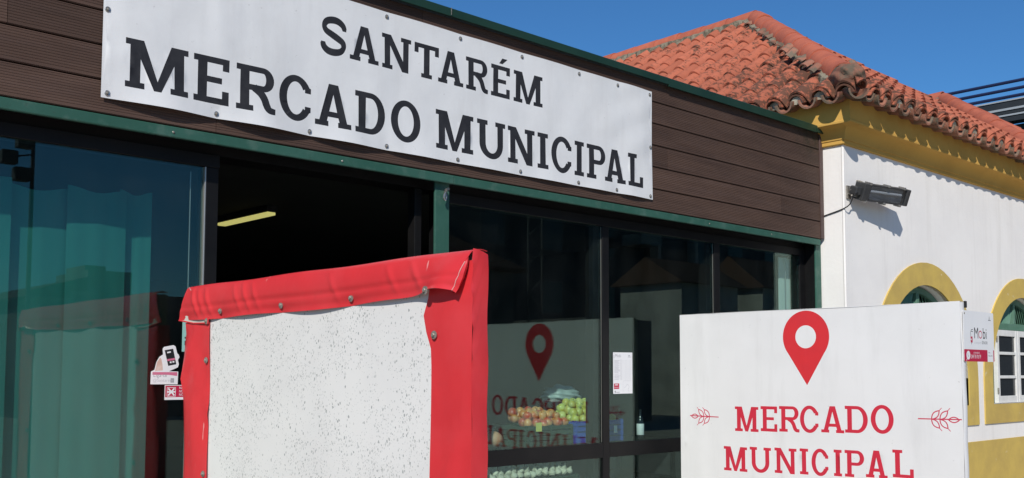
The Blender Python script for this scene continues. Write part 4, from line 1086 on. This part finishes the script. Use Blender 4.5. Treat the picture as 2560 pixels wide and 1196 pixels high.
# quads between the rim and the inner circle, then the tail
ri = 0.070
for k in range(PN):
    t0, t1 = a_+tang+(2*math.pi-2*tang)*k/PN, a_+tang+(2*math.pi-2*tang)*(k+1)/PN
    pin.append([rim[k], rim[k+1], (pc[0]+ri*math.cos(t1), pc[1]+ri*math.sin(t1)), (pc[0]+ri*math.cos(t0), pc[1]+ri*math.sin(t0))])
NI = 14
inn = [(pc[0]+ri*math.cos(a_-tang+2*tang*k/NI), pc[1]+ri*math.sin(a_-tang+2*tang*k/NI)) for k in range(NI+1)]
poly = [rim[-1]]+inn+[rim[0]]
for k in range(len(poly)-1): pin.append([tip, poly[k+1], poly[k]])
def leaf(cx, cy, ang, ln, wd, th):
    P = []; N = 9; L = []; I = []
    for sg in (1, -1):
        pth = [(ln*k/N, sg*wd*math.sin(math.pi*k/N)**0.9) for k in range(N+1)]
        pth = [(cx+x*math.cos(ang)-y*math.sin(ang), cy+x*math.sin(ang)+y*math.cos(ang)) for x, y in pth]
        P += thick(pth, th)
    return P
def wheat(x, y, dirn, sc):
    W = thick([(x, y), (x+dirn*0.10*sc, y+0.001), (x+dirn*0.235*sc, y+0.003)], 0.0065)
    base = 0 if dirn > 0 else math.pi
    def lf(d, side, ang): 
        a = base+side*R(ang)*dirn
        return leaf(x+dirn*d*sc, y, a, 0.062*sc, 0.014*sc, 0.006)+thick([(x+dirn*d*sc+0.060*sc*math.cos(a), y+0.060*sc*math.sin(a)), (x+dirn*d*sc+0.082*sc*math.cos(a), y+0.082*sc*math.sin(a))], 0.004)
    for d in (0.075, 0.12): W += lf(d, 1, 48)+lf(d, -1, 48)
    W += leaf(x+dirn*0.165*sc, y, base, 0.058*sc, 0.014*sc, 0.006)
    return W
wh = wheat(0.366, 1.309, -1, 0.98)+wheat(1.700, 1.346, 1, 1.03)
hT = lambda u, v: 0.0028*math.sin(math.pi*(u-0.06)/1.886)*math.sin(2.1*v+.3)+0.0016*gss(u-0.22, 0.03)-0.0015*gss(u-0.30, 0.05)+0.0012*math.sin(6*u+8*v)*gss(v-1.9, 0.3)+0.0014*gss((v-1.80)+0.3*(u-.5), 0.04)*gss(u-.45, .25)+0.001*gss(v-1.115, 0.012)
printed('print', [(0.058, 0.19), (1.948, 0.19), (1.949, 1.989), (0.057, 1.989)], [P0, pin, wh], ['totem_white', 'totem_red', 'pin_red', 'wheat_red'],
        (TX-0.002, 0, 0), (0, -1, 0), (0, 0, 1), (-1, 0, 0), tt, 0.0016, 60, 50, hT)
# hem of the cover turned round the near end and top
P = [[(TX-0.003+0.052*a, -1.950-0.004*math.sin(math.pi*a)-0.0015*math.sin(19*z), z) for a in [k/5 for k in range(6)]] for z in [0.20+1.785*i/40 for i in range(41)]]
sheet('cover_end', P, 0.0012, 'totem_white', tt)
P = [[(TX-0.002+0.050*a, -0.06-1.888*i/30, 1.9895+0.002*math.sin(7*i/30)-0.0005) for a in [k/3 for k in range(4)]] for i in range(31)]
sheet('cover_top', P, 0.0012, 'totem_white', tt)
MB().box(TX+0.040, TX+0.056, -1.964, -1.950, 1.955, 1.992, 0.003).build('corner_clip', 'black', tt)

# ------------------------------------------------------------------ small stop sign flagged off the totem's end
sw, sh = 0.435, 0.278
lay_red = [rect(0, 0, sw*0.765, 0.066), rect(sw*0.965, 0, sw, 0.066)]
lg = lambda x, y: (0.095+x, 0.100+y)
blk = sanstext('M', 0.088, 0.142, 0.128)+sanstext('bi', 0.088, 0.268, 0.128)
blk += thick([lg(.002, .012), lg(.002, .062), lg(.012, .074), lg(.034, .076)], 0.004)+thick([lg(.010, .066), lg(.034, .064)], 0.004)+[rect(0.104, 0.094, 0.109, 0.104)]
blk += sanstext('SÉNIOR', 0.024, 0.255, 0.098, 0.082)+sanstext('APOIO', 0.010, sw*.79, 0.048)+sanstext('MUNICÍPIO', 0.010, sw*.78, 0.030, 0.07)
blk += thick([(0.365, 0.235), (0.373, 0.258), (0.382, 0.235)], 0.004)+[rect(0.355, 0.233, 0.395, 0.236)]
gry = sanstext('o transporte', 0.024, 0.142, 0.098, 0.105)
red2 = [rect(0.096, 0.104, 0.122, 0.137)]
wht = disc(0.058, 0.034, 0.027, 0.024)+[[(0.030, 0.002), (0.040, 0.010), (0.048, 0.020), (0.032, 0.012)]]+sanstext('249 78 78 79', 0.030, 0.094, 0.017, 0.140)+sanstext('LIGUE GRÁTIS', 0.013, 0.130, 0.044, 0.085)+disc(0.104, 0.121, 0.006, 0.006, 12)
oo = ring(0.236, 0.1505, 0.026, 0.0225, 0.020, 0.0165, 0, 360, 22)
ph = thick([(0.050, 0.044), (0.053, 0.034), (0.062, 0.025)], 0.005)
sg = thing('stop_sign', 'small white Mobi sign with crimson strip fixed to the end of the white totem', 'sign', (TX+0.05, -1.955, 1.66))
printed('plate', [(0.006, 0), (sw-0.006, 0), (sw, 0.006), (sw, sh-0.006), (sw-0.006, sh), (0.006, sh), (0, sh-0.006), (0, 0.006)], [lay_red, blk, gry, red2+oo, wht, ph],
        ['paper_white', 'print_crimson', 'print_black', 'print_lightgrey', 'print_crimson', 'paper_white', 'print_grey'], (TX+0.005, -1.962, 1.663), (1, 0.03, 0), (0, 0, 1), (0, -1, 0), sg, 0.003, smooth=False)
MB().box(TX+0.012, TX+0.045, -1.9585, -1.9545, 1.70, 1.90).build('bracket', 'dull_steel', sg)
MB().lathe([(0.004, 0), (0.004, -0.003), (0.001, -0.004)], (TX+0.018, -1.962, 1.925), 'Y', 8).build('screw', 'dull_steel', sg)

# ================================================================== STICKERS AND NOTICES ON THE GLASS
GF = GY-0.0008
# hand holding a phone, die-cut, over a little card
hand = [(0.000, 0.001), (0.090, 0.0), (0.091, 0.046), (0.060, 0.047), (0.089, 0.061), (0.0925, 0.072), (0.089, 0.088), (0.094, 0.098), (0.091, 0.107), (0.086, 0.112), (0.080, 0.136), (0.073, 0.141), (0.042, 0.134), (0.037, 0.127), (0.039, 0.107), (0.027, 0.098), (0.018, 0.080), (0.012, 0.052), (0.001, 0.046)]
kx, kz = 1.42, 1.27
sc_ = lambda P: [[(x*kx, z*kz) for x, z in p] for p in P]
o = printed('sticker', sc_([hand])[0], [sc_([[(0.014, 0.047), (0.040, 0.050), (0.038, 0.070), (0.034, 0.090), (0.030, 0.096), (0.020, 0.080)]]), sc_([[(0.044, 0.122), (0.072, 0.128), (0.084, 0.072), (0.057, 0.066)]]),
            sc_([[(0.052, 0.090), (0.078, 0.095), (0.080, 0.088), (0.054, 0.083)], rect(0.006, 0.034, 0.060, 0.044), [(0.060, 0.034), (0.088, 0.030), (0.088, 0.044), (0.060, 0.044)]]),
            sanstext('Liga-te', 0.024, 0.012, 0.034)+[rect(0.094, 0.008, 0.110, 0.028)], sanstext('@Santarém', 0.020, 0.010, 0.012),
            sc_([rect(0.062, 0.076, 0.068, 0.082), rect(0.071, 0.078, 0.077, 0.084), [(0.052, 0.116), (0.064, 0.119), (0.065, 0.114), (0.053, 0.111)]])],
            ['paper_white', 'skin_print', 'screen_print', 'print_pink', 'print_grey', 'print_lightgrey', 'paper_white'], (1.890, GF, 1.540), (1, 0, 0), (0, 0, 1), (0, -1, 0), None, 0.0005, smooth=False, loc=(1.95, GF, 1.54))
tag(o, 'white die-cut sticker of a hand holding a phone on the left glass', 'sticker')
xx = thick([(0.017, 0.020), (0.046, 0.052)], 0.007)+thick([(0.046, 0.020), (0.017, 0.052)], 0.007)+thick([(0.013, 0.036), (0.050, 0.036)], 0.007)
fr = ring(0.0315, 0.036, 0.0295, 0.0295, 0.0265, 0.0265, 45, 405, 4)
o = printed('sticker', rect(0, 0, 0.155, 0.067), [[rect(0.003, 0.012, 0.152, 0.064)], xx+fr+sanstext('NÃO FUMAR', 0.016, 0.068, 0.049, 0.080)+sanstext('NO SMOKING', 0.016, 0.068, 0.033, 0.080)+sanstext('NON FUMER', 0.016, 0.068, 0.018, 0.080)],
            ['paper_white', 'print_crimson', 'paper_white'], (1.957, GF-0.0003, 1.470), (1, 0, 0), (0, 0, 1), (0, -1, 0), None, 0.0005, smooth=False, loc=(2.03, GF, 1.47))
tag(o, 'red and white no smoking sticker on the glass beside the red board', 'sticker')
o = printed('sticker', rect(0, 0, 0.07, 0.17), [[rect(0.012, 0.030, 0.026, 0.050), rect(0.012, 0.06, 0.022, 0.068)]], ['aqua_print', 'print_black'], (2.034, GF, 1.690), (1, 0, 0), (0, 0, 1), (0, -1, 0), None, 0.0005, smooth=False, loc=(2.07, GF, 1.69))
tag(o, 'pale aqua notice on the glass, half hidden by the red cover', 'notice')
# timetable
pw, phh = 0.196, 0.275
lines = []
for i in range(52):
    z = 0.222-0.00255*i
    if random.random() < 0.9: lines.append(rect(0.012, z, 0.012+random.uniform(0.036, 0.062), z+0.0014))
cols = [rect(0.082+0.0135*i, 0.090, 0.0838+0.0135*i, 0.226) for i in range(8)]
o = printed('timetable', rect(0, 0, pw, phh), [lines+cols+thick(smoothpath([(0.110, 0.040), (0.125, 0.045), (0.140, 0.062), (0.155, 0.055), (0.162, 0.042), (0.150, 0.028), (0.158, 0.015)], 4), 0.002)+[rect(0.102, 0.084, 0.185, 0.0855), rect(0.099, 0.01, 0.1005, 0.084)],
            [rect(0.008, 0.032, 0.060, 0.068)], sanstext('Mobi', 0.030, 0.020, 0.242)+[rect(0.008, 0.236, 0.012, 0.258), rect(0.014, 0.006, 0.026, 0.020), rect(0.030, 0.008, 0.065, 0.012), rect(0.077, 0.090, 0.0795, 0.228)]+[rect(0.155, 0.250, 0.172, 0.256), rect(0.150, 0.243, 0.182, 0.246)],
            [rect(0.018, 0.056, 0.048, 0.062), rect(0.012, 0.042, 0.056, 0.044)]], ['paper_white', 'print_lightgrey', 'print_crimson', 'print_grey', 'paper_white'], (5.022, GF, 1.457), (1, 0, 0.004), (0, 0, 1), (0, -1, 0), None, 0.0005, smooth=False, loc=(5.12, GF, 1.457))
tag(o, 'white bus timetable sheet with small crimson box stuck on the shop glass', 'timetable')

# ================================================================== INSIDE THE PAVILION
def curtain(x0, x1, zt, ph_, label, y=0.33):
    P = []
    for i in range(28):
        x = x0+(x1-x0)*i/27; a = i/27
        P.append([(x, y+0.0045*math.sin(ph_+a*5)+0.001*math.sin(a*17+ph_), (zt+0.014*math.cos(2*math.pi*(a-0.0))*0.8)*(j/14)+0.14*(1-j/14)) for j in range(15)])
    r_ = thing('curtain', label, 'curtain', ((x0+x1)/2, y, 0.13), 'teal curtains behind the left glass')
    sheet('cloth', P, 0.002, 'curtain_teal', r_)
    return r_
curtain(0.62, 1.335, 2.42, 0.3, 'teal curtain panel at the left edge of the picture, behind glass')
curtain(1.315, 1.590, 2.405, 1.2, 'narrow teal curtain panel, second from the left edge, behind glass', 0.36)
curtain(1.570, 1.835, 2.420, 2.2, 'teal curtain panel with dipping hem in the middle of the left glass')
curtain(1.815, 1.965, 2.435, 0.2, 'narrowest teal curtain panel, nearest the phone sticker', 0.36)
lt = thing('ceiling_light', 'lit yellowish strip light on the dark ceiling inside the doorway', 'light', (3.70, 2.65, 2.82))
MB().box(3.655, 3.745, 2.30, 3.12, 2.775, 2.82, 0.004).build('tray', 'interior_dark', lt)
MB().box(3.665, 3.735, 2.315, 3.10, 2.752, 2.774, 0.005).build('diffuser', 'tube_light', lt)
o = MB().box(7.175, 7.385, 0.232, 0.240, 0.4, 2.545).build('sheet', 'pale_sheet', None, loc=(7.28, 0.236, 0.4)); o.name = 'display_panel'
tag(o, 'tall pale panel standing behind the glass at the right end of the shopfront', 'panel')
o = MB().box(7.388, 7.398, 0.225, 0.250, 0.4, 2.2).build('trim_strip', 'yellow_strip', None, loc=(7.39, 0.236, 0.4))
tag(o, 'thin yellow strip at the right edge of the pale panel', 'strip')
# produce racks
rk = thing('produce_rack', 'dark two-tier produce rack behind the shop glass', 'rack', (5.1, 0.92, 0.13))
for z in (1.085, 0.80): MB().box(4.30, 6.30, 0.62, 1.22, z-0.03, z, 0.003).build('shelf', 'dark_frame', rk)
for x in (4.32, 6.28):
    for y in (0.64, 1.20): MB().box(x-0.015, x+0.015, y-0.015, y+0.015, 0.13, 1.3 if y > 1 else 1.08).build('leg', 'dark_frame', rk)
def crate(x0, x1, y0, y1, z0, z1, m_, label):
    t = thing('crate', label, 'crate', ((x0+x1)/2, (y0+y1)/2, z0), 'produce crates on the rack')
    th = 0.010
    MB().box(x0, x1, y0, y1, z0, z0+th).build('base', m_, t)
    for (a, b2, c, d) in ((x0, x1, y0, y0+th), (x0, x1, y1-th, y1), (x0, x0+th, y0+th, y1-th), (x1-th, x1, y0+th, y1-th)):
        mb = MB()
        for k in range(4):
            zz = z0+th+(z1-z0-th)*k/4; mb.box(a, b2, c, d, zz+0.002, zz+(z1-z0-th)/4-0.006)
        for q in (0.02, 0.5, 0.98):
            if b2-a > d-c: xq = a+(b2-a-0.014)*q; mb.box(xq, xq+0.014, c-0.002, d+0.002, z0, z1)
            else: yq = c+(d-c-0.014)*q; mb.box(a-0.002, b2+0.002, yq, yq+0.014, z0, z1)
        mb.build('side', m_, t)
    return t
crate(4.74, 5.18, 0.66, 1.04, 1.087, 1.235, 'dark_crate', 'dark green crate holding the red apples on the rack')
crate(5.20, 5.72, 0.66, 1.04, 1.087, 1.255, 'blue_crate', 'blue plastic crate holding the green apples on the rack')
crate(4.40, 5.22, 0.64, 1.02, 0.802, 0.885, 'dark_crate', 'dark crate of garlic on the lower tier of the rack')
def apple_mesh(m_):
    mb = MB(); prof = [(0.004, 0.020), (0.010, 0.0265), (0.020, 0.030), (0.029, 0.022), (0.0335, 0.006), (0.032, -0.010), (0.025, -0.023), (0.014, -0.030), (0.005, -0.027)]
    mb.lathe(prof[::-1], (0, 0, 0), 'Z', 12); o = mb.build('a', m_, None, True); me = o.data; bpy.data.objects.remove(o)
    for p in me.polygons: p.use_smooth = True
    return me
AG, AR, AP = apple_mesh('apple_green'), apple_mesh('apple_red'), apple_mesh('apple_peach')
mbst = MB().tube([(0, 0, 0.018), (0.002, 0.001, 0.036)], 0.0018, 5); so_ = mbst.build('stalk', 'dark_crate', None); STK = so_.data; bpy.data.objects.remove(so_)
def fruit(me, x, y, z, label, group, name='apple', stalk=True, sc=1.0):
    o = link(name, me, None, (x, y, z)); o.rotation_euler = (random.uniform(-.9, .9), random.uniform(-.9, .9), random.uniform(0, 6)); o.scale = (sc, sc, sc)
    tag(o, label, name, group)
    if stalk: link('stalk', STK, o)
def heap(x0, x1, y0, y1, z, me, label, group, layers=3, sp=0.066, rise=0.050):
    for L in range(layers):
        ny = int((y1-y0-L*0.05)/sp); nx = int((x1-x0-L*0.055)/sp)
        for j in range(ny):
            for i in range(nx):
                x = x0+L*0.03+sp*(i+0.5+0.35*(j % 2))+random.uniform(-.013, .013); y = y0+L*0.045+sp*(j+0.5)+random.uniform(-.012, .012)
                if x > x1-0.03: continue
                if j > 3: continue
                fruit(AP if me is AR and random.random() < 0.45 else me, x, y, z+L*rise+j*0.012+random.uniform(-.008, .006), label, group, sc=random.uniform(0.86, 1.10))
heap(4.76, 5.17, 0.68, 0.95, 1.245, AR, 'red and orange apple heaped in the dark green crate behind the glass', 'red apples in the dark crate', 2)
heap(5.22, 5.71, 0.68, 0.95, 1.262, AG, 'yellow-green apple heaped in the blue crate behind the glass', 'green apples in the blue crate', 3)
mbg = MB(); mbg.lathe([(0.003, -0.022), (0.018, -0.020), (0.027, -0.006), (0.024, 0.008), (0.010, 0.020), (0.004, 0.034)], (0, 0, 0), 'Z', 10); go = mbg.build('g', 'garlic', None, True); GA = go.data; bpy.data.objects.remove(go)
for i in range(13):
    for j in range(3):
        fruit(GA, 4.44+0.060*i+random.uniform(-.01, .01), 0.68+0.06*j, 0.905+0.018*j+random.uniform(-.004, .01), 'pale garlic bulb heaped in the crate on the lower tier', 'garlic bulbs in the lower crate', 'garlic', False)
# round onion-like squash at the left end of the rack
sq = thing('squash', 'round tan squash at the left end of the upper tier', 'squash', (4.545, 0.80, 1.087))
bm = bmesh.new(); bmesh.ops.create_uvsphere(bm, u_segments=24, v_segments=14, radius=0.062)
for v in bm.verts:
    a = math.atan2(v.co.y, v.co.x); k = 1+0.05*math.cos(8*a)*(1-abs(v.co.z)/0.062); v.co.x *= k*1.05; v.co.y *= k*1.05; v.co.z = v.co.z*0.92+0.058
me = bpy.data.meshes.new('body'); bm.to_mesh(me); bm.free(); me.materials.append(MATS['onion_skin']); me.polygons.foreach_set('use_smooth', [True]*len(me.polygons)); link('body', me, sq)
MB().tube([(4.545, 0.80, 1.195), (4.550, 0.80, 1.215), (4.562, 0.797, 1.228)], [0.012, 0.009, 0.007], 7).build('stem', 'dark_crate', sq, True)
def card(x, z, w_, h_, m_, label, name='price_card', y=0.645):
    o = MB().box(x, x+w_, y, y+0.002, z, z+h_).build(name, m_, None, loc=(x+w_/2, y, z)); tag(o, label, 'price card'); return o
card(4.80, 1.195, 0.055, 0.060, 'paper_yellow', 'yellow price card on the front of the dark apple crate')
card(5.60, 1.155, 0.035, 0.055, 'paper_white', 'white label on the front of the blue crate')
card(4.42, 0.85, 0.05, 0.045, 'paper_yellow', 'yellow price card on the lower garlic crate', y=0.625)
# crumpled clear bag heaped behind the apples
bm = bmesh.new(); bmesh.ops.create_icosphere(bm, subdivisions=4, radius=1.0)
for v in bm.verts:
    c = v.co.copy(); k = 1+0.16*math.sin(7*c.x+3*c.z)*math.sin(6*c.y+2)+0.08*math.sin(15*c.z+4*c.x)
    v.co = Vector((c.x*0.17*k, c.y*0.10*k, c.z*0.075*k))
me = bpy.data.meshes.new('plastic_bag'); bm.to_mesh(me); bm.free(); me.materials.append(MATS['plastic_bag']); me.polygons.foreach_set('use_smooth', [True]*len(me.polygons))
tag(link('plastic_bag', me, None, (5.50, 1.10, 1.42)), 'crumpled clear plastic bag lying behind the heaped apples', 'bag')
bt = thing('bottle', 'dark bottle with pale label standing right of the apples', 'bottle', (6.06, 0.78, 1.087))
MB().lathe([(0.026, 0), (0.029, 0.004), (0.029, 0.13), (0.022, 0.155), (0.010, 0.175), (0.010, 0.215), (0.012, 0.217), (0.012, 0.225)], (6.06, 0.78, 1.087), 'Z', 16).build('body', 'far_glass', bt, True)
MB().lathe([(0.0292, 0.03), (0.0298, 0.031), (0.0298, 0.115), (0.0292, 0.116)], (6.06, 0.78, 1.087), 'Z', 16).build('label_band', 'paper_white', bt, True)

# ================================================================== DARK RAILED STRUCTURE BEHIND THE ROOF
sb = thing('louvred_building', 'dark metal-clad building with blue roof rails rising behind the tiled roof', 'building', (20.5, 0.0, 0.0))
k_ = 20.0/18.0
MB().box(20.3, 26, -7, 12, 0, 1.6+(5.95-1.6)*k_).build('wall', 'cladding_dark', sb)
for i, (z, m_, hh) in enumerate(((6.650, 'pipe_blue', 0.028), (6.518, 'pipe_blue', 0.028), (6.392, 'pipe_blue', 0.030))):
    zz = 1.6+(z-1.6)*k_
    MB().tube([(20.0, -7, zz), (20.0, 12, zz)], 0.032, 8).build('rail', m_, sb, True)
for i, (z0, z1, m_) in enumerate(((6.318, 6.342, 'cladding_grey'), (6.20, 6.310, 'cladding_dark'), (6.158, 6.195, 'cladding_grey'), (6.10, 6.150, 'cladding_dark'), (6.055, 6.085, 'cladding_grey'), (5.96, 6.045, 'cladding_dark'))):
    a, b2 = 1.6+(z0-1.6)*k_, 1.6+(z1-1.6)*k_
    MB().box(20.0-0.02*(m_ == 'cladding_grey'), 20.3, -7, 12, a, b2).build('louvre', m_, sb)
for y in (-6, -2.5, 6, 10): MB().box(20.03, 20.07, y-0.02, y+0.02, 1.6+(6.3-1.6)*k_, 1.6+(6.66-1.6)*k_).build('rail_post', 'pipe_blue', sb)

# ================================================================== THE OTHER SIDE OF THE STREET (seen only in the glass)
def far_house(label, x0, x1, y1, depth, zw, zr, m_='far_white', rm='far_roof', hip=False, name='house', wins=()):
    t = thing(name, label, 'building', ((x0+x1)/2, y1-depth/2, 0))
    y0 = y1-depth
    MB().box(x0, x1, y0, y1, 0, zw).build('wall', m_, t)
    if zr > zw:
        xm, ym = (x0+x1)/2, (y0+y1)/2; e_ = 0.3
        if hip: V = [(x0-e_, y0-e_, zw), (x1+e_, y0-e_, zw), (x1+e_, y1+e_, zw), (x0-e_, y1+e_, zw), (xm, ym, zr), (x0-e_, y0-e_, zw-.1), (x1+e_, y0-e_, zw-.1), (x1+e_, y1+e_, zw-.1), (x0-e_, y1+e_, zw-.1)]; F = [(0, 1, 4), (1, 2, 4), (2, 3, 4), (3, 0, 4), (5, 6, 7, 8), (0, 1, 6, 5), (1, 2, 7, 6), (2, 3, 8, 7), (3, 0, 5, 8)]
        else: V = [(x0-e_, y0-e_, zw-.05), (x1+e_, y0-e_, zw-.05), (x1+e_, y1+e_, zw-.05), (x0-e_, y1+e_, zw-.05), (x0-e_, ym, zr), (x1+e_, ym, zr)]; F = [(0, 1, 5, 4), (2, 3, 4, 5), (0, 4, 3), (1, 2, 5), (0, 3, 2, 1)]
        MB().put(V, F).build('roof', rm, t)
    for (a, b2, c, d) in wins:
        wn = MB().box(a, b2, y1-0.06, y1+0.02, c, d).build('window', 'far_grey', t)
        MB().box(a+0.07, b2-0.07, y1+0.021, y1+0.026, c+0.07, d-0.07).build('pane', 'far_glass', wn)
    return t
h = far_house('low dark flat-roofed block mirrored in the left glass', 10.9, 17.5, -29.7, 9, 4.25, 4.25, 'far_grey', wins=[(11.5+1.5*i, 12.4+1.5*i, 1.4, 3.0) for i in range(4)], name='low_block')
MB().box(12.5, 14.0, -33, -29.9, 4.25, 5.02).build('roof_storey', 'far_grey', h); MB().box(12.5, 13.2, -32, -30.2, 5.02, 5.2).build('vent_hood', 'far_grey', h)
MB().put([(10.4, -29.2, 4.15), (12.5, -29.9, 4.78), (12.5, -38, 4.78), (10.4, -38, 4.15), (10.4, -29.2, 4.0), (12.5, -29.9, 4.0), (12.5, -38, 4.0), (10.4, -38, 4.0)], [(0, 1, 2, 3), (4, 7, 6, 5), (0, 4, 5, 1), (1, 5, 6, 2), (2, 6, 7, 3), (3, 7, 4, 0)]).build('lean_to_roof', 'far_roof', h)
far_house('small house with pyramid tile roof mirrored in the middle glass', 15.6, 20.6, -17.5, 5.6, 4.7, 6.6, 'far_grey', hip=True, wins=[(16.4, 17.4, 1.5, 3.0), (18.6, 19.6, 1.5, 3.0)], name='pavilion_house')
far_house('tall dark apartment block mirrored at the top of the shop glass', 25.0, 66.0, -31.0, 10, 17.0, 17.0, 'far_dark', name='apartment_block', wins=[(27+4*i, 28.6+4*i, 4.5+3.2*j, 6.2+3.2*j) for i in range(9) for j in range(4)])
ab = [o for o in COL.objects if o.name == 'apartment_block'][0]
MB().box(41.2, 42.9, -31.0, -29.6, 8.45, 9.0).build('balcony', 'far_white', ab)
for x in (38.6, 43.6, 47.0): MB().box(x, x+0.25, -31.0, -30.4, 0.0, 9.5).build('pier', 'far_white', ab)
far_house('white gabled cottage mirrored left of the second mullion', 30.0, 33.6, -18.4, 3.0, 5.0, 6.0, 'far_white', wins=[(31.0, 31.8, 1.6, 3.0)], name='cottage')
far_house('white cottage with steep tile roof mirrored in the right-hand glass', 36.3, 42.0, -19.0, 3.0, 5.2, 6.6, 'far_white', wins=[(37.4, 38.4, 1.6, 3.0), (40.0, 41.0, 1.6, 3.0)], name='cottage')
far_house('plain dark wall building mirrored behind the white totem', 22.8, 26.0, -16.6, 6.0, 3.3, 3.3, 'far_grey', name='workshop', wins=[(23.6, 24.6, 1.4, 3.0)])
lp = thing('floodlight_mast', 'slim mast with paired floodlights mirrored at the left of the glass', 'lamp post', (6.85, -17.7, 0))
MB().tube([(6.85, -17.7, 0), (6.86, -17.7, 6.75)], [0.06, 0.04], 8).build('pole', 'far_dark', lp)
for (x, z) in ((6.40, 6.05), (6.66, 5.72), (6.70, 6.42)):
    MB().box(x-0.17, x+0.15, -17.85, -17.6, z-0.14, z+0.14, 0.02).build('floodlight', 'far_dark', lp); MB().tube([(x, -17.7, z), (6.86, -17.7, z+0.12)], 0.02, 6).build('arm', 'far_dark', lp)
lm = thing('lattice_mast', 'pale steel lattice mast mirrored high in the middle glass', 'mast', (21.9, -17.9, 0))
for x in (21.6, 22.2):
    MB().tube([(x, -17.9, 0), (x, -17.9, 6.7)], 0.03, 6).build('chord', 'far_grey', lm)
for i in range(14): MB().tube([(21.6 if i % 2 else 22.2, -17.9, 0.45*i), (22.2 if i % 2 else 21.6, -17.9, 0.45*i+0.45)], 0.018, 5).build('lacing', 'far_grey', lm)
